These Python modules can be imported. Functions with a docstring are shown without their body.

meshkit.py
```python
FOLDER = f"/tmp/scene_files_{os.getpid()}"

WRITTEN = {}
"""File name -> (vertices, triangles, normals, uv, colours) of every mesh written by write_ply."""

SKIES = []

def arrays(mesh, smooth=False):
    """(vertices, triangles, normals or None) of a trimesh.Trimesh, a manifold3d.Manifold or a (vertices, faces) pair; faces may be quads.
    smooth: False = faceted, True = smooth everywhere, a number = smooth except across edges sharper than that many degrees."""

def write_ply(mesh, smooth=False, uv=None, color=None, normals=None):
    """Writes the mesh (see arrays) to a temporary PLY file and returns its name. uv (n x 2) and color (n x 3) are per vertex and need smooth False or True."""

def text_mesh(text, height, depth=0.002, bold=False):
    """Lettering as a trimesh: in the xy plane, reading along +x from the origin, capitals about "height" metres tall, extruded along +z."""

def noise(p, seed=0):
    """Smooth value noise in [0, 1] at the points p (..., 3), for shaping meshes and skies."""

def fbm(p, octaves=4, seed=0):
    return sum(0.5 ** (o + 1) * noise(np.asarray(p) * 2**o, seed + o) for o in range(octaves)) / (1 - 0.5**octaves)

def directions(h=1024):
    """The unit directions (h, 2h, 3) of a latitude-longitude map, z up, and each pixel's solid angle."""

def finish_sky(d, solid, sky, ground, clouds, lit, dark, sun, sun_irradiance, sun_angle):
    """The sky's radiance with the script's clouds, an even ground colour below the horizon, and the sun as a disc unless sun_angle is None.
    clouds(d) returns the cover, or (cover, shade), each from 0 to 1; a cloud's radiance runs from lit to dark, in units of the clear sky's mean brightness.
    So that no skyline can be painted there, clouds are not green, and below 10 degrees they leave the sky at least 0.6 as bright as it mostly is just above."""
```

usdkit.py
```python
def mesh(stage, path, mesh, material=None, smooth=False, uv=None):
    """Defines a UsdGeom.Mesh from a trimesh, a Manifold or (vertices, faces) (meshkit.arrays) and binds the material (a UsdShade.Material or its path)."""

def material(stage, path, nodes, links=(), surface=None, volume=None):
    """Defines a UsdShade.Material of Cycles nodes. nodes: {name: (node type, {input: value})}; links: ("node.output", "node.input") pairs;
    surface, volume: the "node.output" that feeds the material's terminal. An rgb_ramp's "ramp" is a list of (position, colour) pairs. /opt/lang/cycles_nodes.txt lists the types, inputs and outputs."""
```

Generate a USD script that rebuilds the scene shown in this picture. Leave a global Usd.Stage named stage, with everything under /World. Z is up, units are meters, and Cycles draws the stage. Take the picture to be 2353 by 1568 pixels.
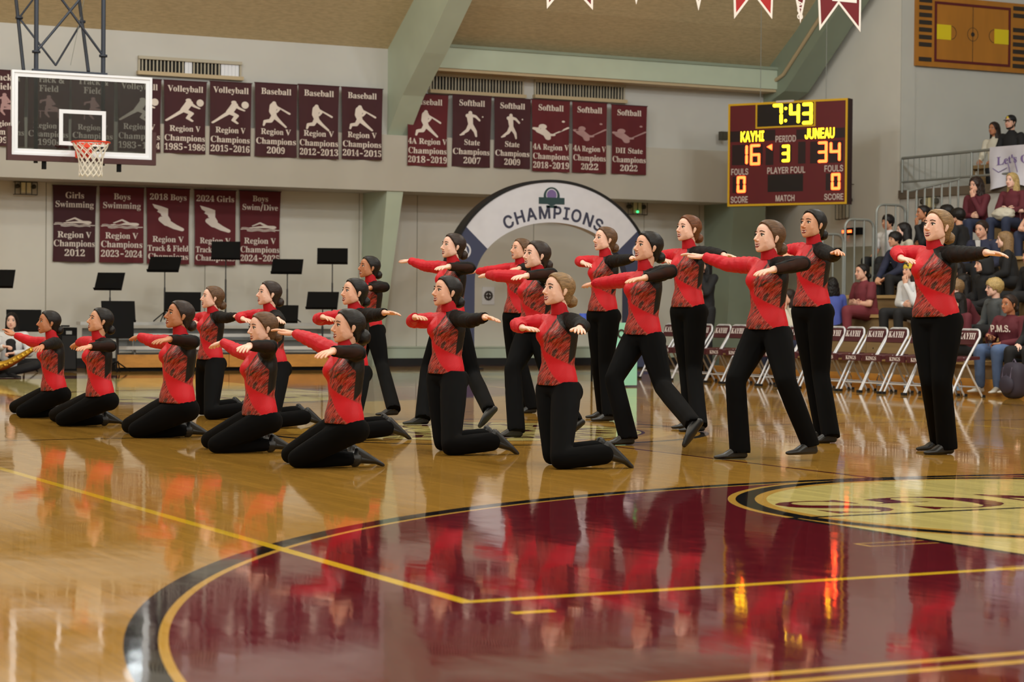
import math, glob, random
import numpy as np, trimesh, manifold3d, shapely
from shapely.geometry import Polygon, LineString, Point, box as sbox, MultiPolygon
from shapely.ops import unary_union
from shapely import affinity
import usdkit, meshkit
from pxr import Usd, UsdGeom, UsdLux, UsdShade, Gf, Sdf, Vt
Man = manifold3d.Manifold
stage = Usd.Stage.CreateInMemory()
UsdGeom.SetStageUpAxis(stage, 'Z'); UsdGeom.SetStageMetersPerUnit(stage, 1.0)
UsdGeom.Xform.Define(stage, '/World'); UsdGeom.Scope.Define(stage, '/World/Looks')
# ---------------------------------------------------------------- camera (world: near sideline x=0, far sideline x=15.24, far hoop at x=7.62 y=26.6)
W, H = 2353, 1568
FPX, YAW, PITCH, ROLL, CAMZ = 4920.5, .4737, -.0147, .0082, .9766
CX, HOOP_Y = 7.622, 26.61
def _cam():
    cy, sy = math.cos(YAW), math.sin(YAW)
    fw = np.array([sy, cy, 0.]); rt = np.array([cy, -sy, 0.]); up = np.array([0, 0, 1.])
    cp, sp = math.cos(PITCH), math.sin(PITCH); fw, up = fw*cp+up*sp, up*cp-fw*sp
    cr, sr = math.cos(ROLL), math.sin(ROLL); rt, up = rt*cr+up*sr, up*cr-rt*sr
    return rt, up, fw, np.array([0, 0, CAMZ])
RT, UP, FW, CAM = _cam()
HR = np.array([math.cos(YAW), -math.sin(YAW), 0.]); HF = np.array([math.sin(YAW), math.cos(YAW), 0.])   # level image-right and away
def ray(u, v): return FW+(u-W/2)/FPX*RT-(v-H/2)/FPX*UP
def onz(u, v, z=0.): d = ray(u, v); return CAM+d*((z-CAM[2])/d[2])
def ony(u, v, y): d = ray(u, v); return CAM+d*((y-CAM[1])/d[1])
def onx(u, v, x): d = ray(u, v); return CAM+d*((x-CAM[0])/d[0])
def ondepth(u, v, D): d = ray(u, v); return CAM+d*(D/float(d@FW))
cam = UsdGeom.Camera.Define(stage, '/World/camera')
cam.CreateHorizontalApertureAttr(36.0); cam.CreateVerticalApertureAttr(36.0*H/W)
cam.CreateFocalLengthAttr(FPX/W*36.0)
cam.CreateFStopAttr(4.5); cam.CreateFocusDistanceAttr(15.0); cam.CreateClippingRangeAttr((.1, 500.))
_m = np.eye(4); _m[0, :3] = RT; _m[1, :3] = UP; _m[2, :3] = -FW; _m[3, :3] = CAM
cam.AddTransformOp().Set(Gf.Matrix4d(_m.tolist()))
cam.CreateExposureAttr(0.06)
# ---------------------------------------------------------------- light: the gym's high-bay lamps and a weak even fill of the hall
dome = UsdLux.DomeLight.Define(stage, '/World/hall_fill'); dome.CreateIntensityAttr(0.14); dome.CreateColorAttr(Gf.Vec3f(.96, .98, 1.))
LAMPS = [(x, y) for y in (-2.0, 5.5, 12.5, 19.5) for x in (1.0, 9.0, 17.5)]+[(4.0, 24.0)]
for i, (x, y) in enumerate(LAMPS):
    L = UsdLux.SphereLight.Define(stage, f'/World/high_bay_light_{i:03d}')
    L.CreateRadiusAttr(.4); L.CreateIntensityAttr(95.0); L.CreateColorAttr(Gf.Vec3f(.93, .98, 1.))
    L.AddTranslateOp().Set(Gf.Vec3d(x, y, 8.9))
random.seed(7); RNG = np.random.default_rng(7)

# ---------------------------------------------------------------- helpers
def lin(*c):
    c = np.array(c, float)/255.; return tuple(np.where(c <= .04045, c/12.92, ((c+.055)/1.055)**2.4))
MATS = {}
def mat(name, rgb, rough=.6, metal=0., var=0., scale=6., bump=0., bscale=40., spec=.5, emit=None, estr=0., coat=0., sheen=0., alpha=None, stretch=None):
    """principled with a faint procedural tone variation"""
    p = {'roughness': rough, 'metallic': metal, 'specular_ior_level': spec, 'coat_weight': coat, 'sheen_weight': sheen}
    n = {'p': ('principled_bsdf', p)}; l = []
    c = lin(*rgb)
    if var > 0:
        n['tc'] = ('texture_coordinate', {}); n['n'] = ('noise_texture', {'scale': scale, 'detail': 3.})
        n['r'] = ('rgb_ramp', {'ramp': [(.3, tuple(x*(1-var) for x in c)), (.7, tuple(min(1, x*(1+var)) for x in c))]})
        src = 'tc.object'
        if stretch:
            n['mp'] = ('mapping', {'scale': stretch}); l.append(('tc.object', 'mp.vector')); src = 'mp.vector'
        l += [(src, 'n.vector'), ('n.fac', 'r.fac'), ('r.color', 'p.base_color')]
    else: p['base_color'] = c
    if bump > 0:
        n.setdefault('tc', ('texture_coordinate', {})); n['bn'] = ('noise_texture', {'scale': bscale, 'detail': 2.})
        n['b'] = ('bump', {'strength': bump, 'distance': .01}); l += [('tc.object', 'bn.vector'), ('bn.fac', 'b.height'), ('b.normal', 'p.normal')]
    if emit is not None: p['emission_color'] = lin(*emit); p['emission_strength'] = estr
    m = usdkit.material(stage, '/World/Looks/'+name, n, l, surface='p.BSDF'); MATS[name] = m; return m
NUM = {}
def uniq(parent, name):
    k = (parent, name); NUM[k] = NUM.get(k, -1)+1
    return f'{parent}/{name}' if NUM[k] == 0 else f'{parent}/{name}_{NUM[k]:03d}'
class T:
    """a thing: an Xform at its base; parts are given in world coordinates and stored relative to the base"""
    def __init__(s, path, base): s.path, s.base = path, np.array(base, float)
def keys(prim, label=None, cat=None, group=None, kind=None):
    for k, v in (('label', label), ('category', cat), ('group', group), ('kind', kind)):
        if v: prim.SetCustomDataByKey(k, v)
def thing(name, label, cat, base, group=None, kind=None):
    p = uniq('/World', name); x = UsdGeom.Xform.Define(stage, p); x.AddTranslateOp().Set(Gf.Vec3d(*map(float, base)))
    keys(x.GetPrim(), label, cat, group, kind); return T(p, base)
def setting(name, base=(0, 0, 0)):
    p = '/World/'+name; x = UsdGeom.Xform.Define(stage, p); x.AddTranslateOp().Set(Gf.Vec3d(*map(float, base))); keys(x.GetPrim(), kind='structure'); return T(p, base)
def tm(m):
    if hasattr(m, 'to_mesh'):
        q = m.to_mesh(); return trimesh.Trimesh(np.array(q.vert_properties[:, :3]), np.array(q.tri_verts), process=False)
    return m
def part(th, name, mesh, m, smooth=35, label=None, uv=None, kind=None):
    if isinstance(mesh, list): mesh = trimesh.util.concatenate([tm(q) for q in mesh])
    mesh = tm(mesh).copy(); mesh.vertices = mesh.vertices-th.base
    p = uniq(th.path, name); usdkit.mesh(stage, p, mesh, m if not isinstance(m, str) else MATS[m], smooth, uv)
    if label: stage.GetPrimAtPath(p).SetCustomDataByKey('label', label)
    if kind: stage.GetPrimAtPath(p).SetCustomDataByKey('kind', kind)
    return T(p, th.base)
def solo(name, label, cat, mesh, m, base=None, smooth=35, group=None, kind=None):
    """a thing that is one mesh"""
    if isinstance(mesh, list): mesh = trimesh.util.concatenate([tm(q) for q in mesh])
    mesh = tm(mesh).copy(); b = mesh.bounds.mean(0)*[1, 1, 0]+[0, 0, mesh.bounds[0, 2]] if base is None else np.array(base, float)
    mesh.vertices = mesh.vertices-b; p = uniq('/World', name)
    g = usdkit.mesh(stage, p, mesh, MATS[m] if isinstance(m, str) else m, smooth); g.AddTranslateOp().Set(Gf.Vec3d(*map(float, b)))
    keys(g.GetPrim(), label, cat, group, kind); return T(p, b)
def struct(name, mesh, m, smooth=False): return solo(name, None, None, mesh, m, base=(0, 0, 0), smooth=smooth, kind='structure')
def dup(src, base, rotz, label=None, group=None, name=None):
    pr = stage.GetPrimAtPath(src.path); p = uniq('/World', name or src.path.split('/')[-1]); x = UsdGeom.Xform.Define(stage, p)
    x.GetPrim().GetReferences().AddInternalReference(src.path); x.GetPrim().SetInstanceable(True)
    x.ClearXformOpOrder() if False else None
    xf = UsdGeom.Xformable(x); xf.SetXformOpOrder([])
    m = Gf.Matrix4d().SetRotate(Gf.Rotation(Gf.Vec3d(0, 0, 1), rotz)); m.SetTranslateOnly(Gf.Vec3d(*map(float, base)))
    op = xf.AddTransformOp(); op.Set(m); xf.SetXformOpOrder([op])
    was = pr.GetCustomData(); keys(x.GetPrim(), label or was.get('label'), was.get('category'), group or was.get('group'))
    return T(p, base)
def bx(a, b):
    """box between two corners"""
    a, b = np.minimum(a, b), np.maximum(a, b); m = trimesh.creation.box(np.maximum(b-a, 1e-4)); m.apply_translation((np.array(a)+b)/2); return m
def tube(p, q, r, n=10, r2=None):
    p, q = np.array(p, float), np.array(q, float); L = np.linalg.norm(q-p)
    m = trimesh.creation.cylinder(radius=r, height=L, sections=n)
    if r2 is not None:
        v = m.vertices; t = v[:, 2:3]/L+.5; v[:, :2] *= (1-t)+t*r2/r; m.vertices = v
    m.apply_transform(trimesh.geometry.align_vectors([0, 0, 1], (q-p)/L)); m.apply_translation((p+q)/2); return m
def polytube(pts, r, n=8, closed=False):
    pts = np.array(pts, float); N = len(pts); V = []; F = []
    tang = np.gradient(pts, axis=0) if not closed else (np.roll(pts, -1, 0)-np.roll(pts, 1, 0))
    a = np.array([0, 0, 1.]) if abs(tang[0][2]) < .9*np.linalg.norm(tang[0]) else np.array([1., 0, 0]); prev = None
    rr = np.broadcast_to(r, N)
    for i in range(N):
        t = tang[i]/np.linalg.norm(tang[i]); x = (a if prev is None else prev); x = x-t*(x@t); x /= np.linalg.norm(x); prev = x; y = np.cross(t, x)
        for k in range(n):
            th = 2*math.pi*k/n; V.append(pts[i]+rr[i]*(math.cos(th)*x+math.sin(th)*y))
    for i in range(N if closed else N-1):
        j = (i+1) % N
        for k in range(n):
            k2 = (k+1) % n; F += [[i*n+k, i*n+k2, j*n+k2], [i*n+k, j*n+k2, j*n+k]]
    if not closed:
        V += [pts[0], pts[-1]]; c0, c1 = len(V)-2, len(V)-1
        for k in range(n): F += [[c0, (k+1) % n, k], [c1, (N-1)*n+k, (N-1)*n+(k+1) % n]]
    return trimesh.Trimesh(np.array(V), np.array(F), process=False)
def extr(shape, h):
    """extrude a shapely shape along +z"""
    gs = [g for g in getattr(shape, 'geoms', [shape]) if g.geom_type == 'Polygon' and g.area > 1e-7]
    return trimesh.util.concatenate([trimesh.creation.extrude_polygon(g, h, engine='earcut') for g in gs])
def flat(shape, z=0.):
    gs = [g for g in getattr(shape, 'geoms', [shape]) if g.geom_type == 'Polygon' and g.area > 1e-7]; out = []
    for g in gs:
        v, f = trimesh.creation.triangulate_polygon(g, engine='earcut'); v3 = np.c_[v, np.full(len(v), z)]; m = trimesh.Trimesh(v3, f, process=False)
        if len(f) and m.face_normals[:, 2].mean() < 0: m.invert()
        out.append(m)
    return trimesh.util.concatenate(out)
def upright(m, o, xdir=(1, 0, 0), zdir=(0, 0, 1)):
    """xy-plane mesh -> standing: x along xdir, y along zdir, its front (+z) = xdir x zdir"""
    x, z = np.array(xdir, float), np.array(zdir, float); x /= np.linalg.norm(x); z = z-x*(x@z); z /= np.linalg.norm(z); n = np.cross(x, z)
    m = m.copy(); v = m.vertices; m.vertices = np.array(o)+np.outer(v[:, 0], x)+np.outer(v[:, 1], z)+np.outer(v[:, 2], n); return m
FD = (glob.glob('/opt/blender-*/*/datafiles/fonts/') or [''])[0]
_MATHB = {}
for i in range(26): _MATHB[chr(65+i)] = chr(0x1D400+i); _MATHB[chr(97+i)] = chr(0x1D41A+i)
for i in range(10): _MATHB[chr(48+i)] = chr(0x1D7CE+i)
_FC = {}
def text_shape(text, h, serif=True, bold=False):
    """lettering outline, capitals h tall, as a shapely shape from x=0 (serif: the bold mathematical alphabet)"""
    from PIL import Image, ImageDraw, ImageFont
    if (text, serif, bold) in _FC: shp, wd = _FC[(text, serif, bold)]
    else:
        S = 96; fs = ImageFont.truetype(FD+'NotoSansMath-Regular.woff2', S); fi = ImageFont.truetype(FD+'Inter.woff2', S)
        im = Image.new('L', (int(S*.95*len(text))+60, 190)); d = ImageDraw.Draw(im); x = 10
        for ch in text:
            f, c = (fs, _MATHB[ch]) if serif and ch in _MATHB else (fi, ch)
            sw = 2 if (bold or (serif and ch not in _MATHB)) else 0
            d.text((x, 130), c, 255, font=f, anchor='ls', stroke_width=sw); x += f.getlength(c)*(1. if serif else 1.02)
        wd = x-10; on = np.pad((np.asarray(im) > 127), ((0, 0), (1, 1))).astype(np.int8)
        rows, st = np.nonzero(np.diff(on, axis=1) == 1); en = np.nonzero(np.diff(on, axis=1) == -1)[1]
        shp = unary_union(shapely.box(st, -rows-1, en, -rows)).buffer(.6).buffer(-.6).simplify(.75); shp = affinity.translate(shp, -10, 130); _FC[(text, serif, bold)] = (shp, wd)
    s = h/68.; return affinity.scale(shp, s, s, origin=(0, 0)), wd*s
def text_c(text, h, cx, y, serif=True, bold=False, maxw=None):
    shp, w = text_shape(text, h, serif, bold); b = shp.bounds; k = 1.
    if maxw and b[2]-b[0] > maxw: k = maxw/(b[2]-b[0]); shp = affinity.scale(shp, k, 1, origin=(0, 0))
    return affinity.translate(shp, cx-(b[0]+b[2])/2*k, y)

# ---------------------------------------------------------------- materials
mat('white_wall', (196, 195, 190), .85, var=.03, scale=1.2, bump=.05, bscale=60)
mat('beige_wall', (186, 181, 170), .85, var=.03, scale=1.2, bump=.05, bscale=60)
mat('partition_wall', (212, 208, 197), .8, var=.04, scale=.8)
mat('olive_wall', (150, 147, 128), .8, var=.03)
mat('grey_wall', (190, 190, 184), .85, var=.03, scale=1.2)
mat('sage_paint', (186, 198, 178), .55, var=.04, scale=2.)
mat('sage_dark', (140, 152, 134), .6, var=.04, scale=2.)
mat('ceiling_fibre', (194, 176, 138), .9, var=.11, scale=9., bump=.25, bscale=45, stretch=(1, 3, 3))
mat('tan_trim', (190, 170, 135), .6)
mat('black_base', (24, 23, 24), .5)
mat('joint_line', (160, 155, 142), .8)
mat('louver_metal', (176, 168, 148), .5)
mat('dark_gap', (20, 20, 18), .9)
mat('banner_dark', (62, 17, 26), .75, var=.06, scale=8, sheen=.1)
mat('banner_red', (92, 16, 26), .75, var=.06, scale=8, sheen=.1)
mat('print_white', (226, 214, 204), .8)
mat('print_faded', (176, 140, 140), .8)
mat('blue_steel', (48, 54, 66), .5, .2)
mat('board_white', (225, 228, 236), .45)
mat('pad_maroon', (66, 30, 30), .6)
mat('rim_orange', (222, 60, 24), .4)
mat('net_white', (232, 226, 214), .7)
mat('net_pad', (240, 240, 240), .6)
mat('score_body', (96, 14, 22), .5)
mat('score_side', (44, 12, 18), .5)
mat('score_panel', (18, 8, 10), .35)
mat('score_dark', (34, 9, 13), .4)
mat('score_yellow', (214, 168, 14), .5)
mat('score_print', (205, 190, 182), .6)
mat('led_yellow', (255, 214, 40), .4, emit=(255, 200, 20), estr=9.)
mat('led_red', (255, 120, 70), .4, emit=(255, 62, 22), estr=11.)
mat('arch_white', (224, 224, 232), .7, var=.03, scale=5, bump=.35, bscale=7)
mat('arch_navy', (66, 72, 100), .7)
mat('arch_black', (16, 16, 18), .5)
mat('arch_ink', (62, 64, 86), .7)
mat('arch_green', (44, 70, 72), .7)
mat('stand_black', (7, 7, 8), .75, spec=.2)
mat('alu', (188, 188, 188), .4, .7)
mat('alu_side', (150, 152, 150), .5, .5)
mat('wood_orange', (198, 140, 62), .45, var=.14, scale=5, stretch=(1, .15, 3))
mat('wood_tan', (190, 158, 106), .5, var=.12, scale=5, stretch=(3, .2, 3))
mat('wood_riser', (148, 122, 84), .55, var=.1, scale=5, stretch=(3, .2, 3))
mat('speaker_black', (8, 8, 9), .8, spec=.2)
mat('chair_steel', (206, 208, 214), .35, .25)
mat('chair_vinyl', (74, 24, 32), .5)
mat('chair_print', (226, 218, 216), .6)
mat('rubber_black', (20, 20, 22), .8)
mat('rail_grey', (146, 150, 146), .4, .4)
mat('paper', (222, 222, 226), .8)
mat('bedsheet', (214, 212, 224), .85, var=.05, scale=3)
mat('marker_purple', (126, 106, 160), .85)
mat('plaque_wood', (172, 112, 34), .4, var=.1, scale=4, stretch=(1, 1, .2))
mat('plaque_maroon', (92, 20, 24), .5)
mat('plaque_yellow', (222, 200, 24), .5)
mat('plaque_tag', (46, 38, 32), .5)
mat('lamp_case', (70, 66, 54), .6)
mat('lamp_lens', (216, 206, 160), .4)
mat('led_green', (60, 230, 120), .4, emit=(60, 240, 130), estr=2.5)
mat('mint_cloth', (150, 212, 184), .8)
mat('brass', (226, 186, 78), .22, .95)
mat('cap_blue', (70, 96, 196), .5)
mat('pennant_red', (168, 28, 30), .75)
mat('pennant_maroon', (106, 16, 24), .75)
mat('pennant_edge', (230, 222, 214), .75)
mat('marker_blue', (150, 186, 224), .5); mat('bag_dark', (44, 38, 54), .7); mat('bag_strap', (84, 76, 96), .7); mat('stand_pole', (58, 58, 60), .4, .4)
mat('bench_white', (206, 206, 204), .4); mat('pad_brown', (104, 92, 78), .7); mat('side_white', (222, 220, 212), .85, var=.03, scale=1.2)
usdkit.material(stage, '/World/Looks/bottle_clear', {'t': ('transparent_bsdf', {'color': (.93, .95, .96)}), 'g': ('glossy_bsdf', {'color': (1, 1, 1), 'roughness': .05}), 'f': ('fresnel', {'IOR': 1.5}), 'm': ('mix_closure', {})},
                [('f.fac', 'm.fac'), ('t.BSDF', 'm.closure1'), ('g.BSDF', 'm.closure2')], surface='m.closure'); MATS['bottle_clear'] = UsdShade.Material.Get(stage, '/World/Looks/bottle_clear')
usdkit.material(stage, '/World/Looks/board_glass', {'t': ('transparent_bsdf', {'color': (.52, .55, .55)}), 'g': ('glossy_bsdf', {'color': (1, 1, 1), 'roughness': .02}), 'f': ('fresnel', {'IOR': 1.5}), 'm': ('mix_closure', {})},
                [('f.fac', 'm.fac'), ('t.BSDF', 'm.closure1'), ('g.BSDF', 'm.closure2')], surface='m.closure'); MATS['board_glass'] = UsdShade.Material.Get(stage, '/World/Looks/board_glass')
def floor_mat(name, c, wood=True, rough=.05):
    """varnished maple strips (paint keeps a trace of the strips); the varnish has long shallow waves"""
    c = np.array(lin(*c)); v = .09 if wood else .04
    n = {'tc': ('texture_coordinate', {}), 'sw': ('mapping', {'rotation': (0, 0, math.pi/2)}),
         'br': ('brick_texture', {'scale': 1., 'brick_width': 1.7, 'row_height': .057, 'mortar_size': .0012, 'offset': .37, 'color1': tuple(c*(1-v)), 'color2': tuple(c*(1+v*.8)), 'mortar': tuple(c*(.78 if wood else .9))}),
         'mg': ('mapping', {'scale': (34, 1.1, 1)}), 'gn': ('noise_texture', {'scale': 1.6, 'detail': 5.}),
         'gr': ('rgb_ramp', {'ramp': [(.3, (1-v*1.3,)*3), (.7, (1+v*.6 if v < .1 else 1.,)*3)]}), 'mx': ('mix_color', {'blend_type': 'multiply', 'fac': 1.}),
         'mw': ('mapping', {'scale': (2.6, .9, 1)}), 'wn': ('noise_texture', {'scale': 1., 'detail': 3., 'roughness': .55}),
         'b': ('bump', {'strength': .085, 'distance': .014}), 'sc': ('noise_texture', {'scale': 5.5, 'detail': 4.}), 'sr': ('map_range', {'from_min': .3, 'from_max': .75, 'to_min': rough*.7, 'to_max': rough*1.5}),
         'p': ('principled_bsdf', {'specular_ior_level': .5, 'ior': 1.45})}
    l = [('tc.object', 'sw.vector'), ('sw.vector', 'br.vector'), ('tc.object', 'mg.vector'), ('mg.vector', 'gn.vector'), ('gn.fac', 'gr.fac'), ('br.color', 'mx.a'), ('gr.color', 'mx.b'), ('mx.result', 'p.base_color'),
         ('tc.object', 'mw.vector'), ('mw.vector', 'wn.vector'), ('wn.fac', 'b.height'), ('b.normal', 'p.normal'), ('tc.object', 'sc.vector'), ('sc.fac', 'sr.value'), ('sr.result', 'p.roughness')]
    MATS[name] = usdkit.material(stage, '/World/Looks/'+name, n, l, surface='p.BSDF')
floor_mat('court_wood', (182, 136, 58)); floor_mat('court_cream', (222, 206, 128)); floor_mat('court_maroon', (98, 22, 34), False); floor_mat('court_black', (24, 24, 26), False)
floor_mat('court_gold', (206, 160, 70), False); floor_mat('court_yellow', (224, 184, 40), False); floor_mat('court_darkred', (84, 30, 24), False)
# ================================================================ the court floor: paint cut into one level plane
MID = HOOP_Y-11.2; NHY = HOOP_Y-22.4
def ring(c, r, w): return Point(c).buffer(r, 96).difference(Point(c).buffer(r-w, 96))
whole = sbox(-6, -6, 24.5, 34.1); left = whole; layers = []
def cut(shape):
    global left
    s = shape.intersection(left); left = left.difference(shape); return s
court = sbox(0, MID-12.8, 15.24, MID+12.8)
yel, blk, drk, cream, maroon, gold, dblack = [], [], [], [], [], [], []
def line(a, b, w=.05): return LineString([a, b]).buffer(w/2, cap_style=2)
# volleyball lines (yellow), over everything
vx0, vx1, vy0, vy1 = CX-4.5, CX+4.5, MID-9, MID+9
vb = unary_union([line((vx0, vy0-.025), (vx0, vy1+.025), .055), line((vx1, vy0-.025), (vx1, vy1+.025), .055), line((vx0, vy0), (vx1, vy0), .055), line((vx0, vy1), (vx1, vy1), .055)])
t1, t2 = onz(1135, 1409), onz(1210, 1420)
dash = line((vx0+.02, vy0-.30), (vx0+.17, vy0-.30), .05)
twin = [line((-6, 5.52-.72), (24, 5.52-.72), .05), line((-6, 5.40-.72), (24, 5.40-.72), .05)]
YEL = cut(unary_union([vb, dash]))
TW = cut(unary_union(twin).intersection(sbox(1.5, 0, 15, 9)))
# the near and far three-point areas with their free-throw circles
def end(hy, s):
    """hy: hoop y, s=+1 when the court lies towards +y of it"""
    hc = (CX, hy); base = hy-1.6*s; big = Point(hc).buffer(6.07, 128).union(sbox(CX-6.07, min(base, hy), CX+6.07, max(base, hy)))
    big = big.intersection(sbox(0, min(base, base+s*9), 15.24, max(base, base+s*9)))
    fc = (CX, hy+4.19*s); ftc = Point(fc).buffer(1.83, 96); lane = sbox(CX-1.83, min(base, fc[1]), CX+1.83, max(base, fc[1]))
    key = ftc.union(lane)
    lines = unary_union([line((CX-1.83, fc[1]), (CX+1.83, fc[1]), .05), line((CX-1.83, base), (CX-1.83, fc[1]), .05), line((CX+1.83, base), (CX+1.83, fc[1]), .05)])
    text = affinity.rotate(text_c('KINGS', .62, 0, 0, True), 180 if s > 0 else 0, origin=(0, 0)); b = text.bounds
    text = affinity.translate(affinity.scale(text, 3.05/(b[2]-b[0]), 1, origin=(0, 0)), CX+.02-(b[0]+b[2])/2*3.05/(b[2]-b[0]), fc[1]+s*.10 + (.62 if s > 0 else -.62))
    pale = [line((fc[0]-1.8, fc[1]+s*q), (fc[0]+1.8, fc[1]+s*q), .012).intersection(ftc.buffer(-.16)) for q in (1.05, 1.1)] if False else []
    out = {}
    out['text'] = cut(text.intersection(key))
    out['black'] = cut(unary_union([lines, ring(fc, 1.79, .10), ring(hc, 6.07, .10).intersection(big)]))
    out['gold'] = cut(unary_union([ring(fc, 1.83, .2).intersection(Point(fc).buffer(1.83)), ring(hc, 5.985, .045).intersection(big)]))
    hash_ = unary_union([sbox(CX+sx*2.0-.22, hy+s*q-.06, CX+sx*2.0+.22, hy+s*q+.06).difference(sbox(CX+sx*2.0-.2, hy+s*q-.045, CX+sx*2.0+.2, hy+s*q+.045)) for sx in (-1, 1) for q in (.4, 1.3, 2.2, 3.1)]).intersection(big.difference(key))
    out['gold'] = out['gold'].union(cut(hash_))
    out['cream'] = cut(key); out['maroon'] = cut(big)
    return out
E1, E2 = end(NHY, 1), end(HOOP_Y, -1)
# mid court: circle, half-court line, crest
mc = (CX, MID)
crest = unary_union([LineString([(CX+r*math.cos(a), MID+r*math.sin(a)) for a, r in zip(np.linspace(0, 2*math.pi, 41), np.where(np.arange(41) % 2, .78, 1.05))]).buffer(.035),
                     text_c('KAYHI', .42, CX, MID-.2, True), ring(mc, 1.32, .03), ring(mc, .62, .03)]+[line((CX+.66*math.cos(a), MID+.66*math.sin(a)), (CX+1.28*math.cos(a), MID+1.28*math.sin(a)), .03) for a in np.linspace(0, 2*math.pi, 13)[:-1]])
MB = cut(unary_union([ring(mc, 1.83, .07), line((0, MID), (15.24, MID), .05), line((0, 0), (0, 0.01), .01)]))
MR = cut(crest.intersection(Point(mc).buffer(1.6))); MG = cut(ring(mc, 1.55, .16)); MC = cut(Point(mc).buffer(1.3))
# volleyball attack line (dark red), sideline stripes, maroon apron behind the far baseline
p, q = onz(1607, 1052), onz(2013, 1097)
DR = cut(unary_union([line((7.66, 4), (7.66, 13.6), .045)]))
BL = cut(unary_union([line((15.24, 0), (15.24, 28.2), .08), line((0, MID+12.8), (15.24, MID+12.8), .06), line((0, 0), (0, 28.2), .06)]))
AP = cut(sbox(-6, MID+12.83, 24.5, MID+14.1)); GR = cut(sbox(-6, MID+14.1, 24.5, MID+14.25))
DK = cut(sbox(-6, 32.9, 22.9, 34.1))
fl = setting('floor')
part(fl, 'wood_surface', flat(left), 'court_wood', False)
part(fl, 'volleyball_line', flat(YEL), 'court_yellow', False); part(fl, 'training_line', flat(TW), 'court_gold', False)
for e in (E1, E2):
    part(fl, 'free_throw_lettering', flat(e['text']), 'court_maroon', False, 'maroon KINGS lettering')
    part(fl, 'three_point_line', flat(e['black']), 'court_black', False); part(fl, 'gold_edge', flat(e['gold']), 'court_gold', False)
    part(fl, 'free_throw_lane', flat(e['cream']), 'court_cream', False); part(fl, 'three_point_area', flat(e['maroon']), 'court_maroon', False)
part(fl, 'centre_circle', flat(MB), 'court_black', False); part(fl, 'centre_crest', flat(MR), 'court_darkred', False)
part(fl, 'centre_gold_ring', flat(MG), 'court_gold', False); part(fl, 'centre_cream_field', flat(MC), 'court_cream', False)
part(fl, 'court_line', flat(DR), 'court_darkred', False); part(fl, 'boundary_line', flat(BL), 'court_black', False)
part(fl, 'baseline_apron', flat(AP), 'court_maroon', False); part(fl, 'apron_stripe', flat(GR), 'court_cream', False); part(fl, 'wall_side_strip', flat(DK), 'court_darkred', False)
struct('floor_slab', bx((-6, -6, -.3), (24.5, 34.4, -.004)), 'dark_gap')
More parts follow.
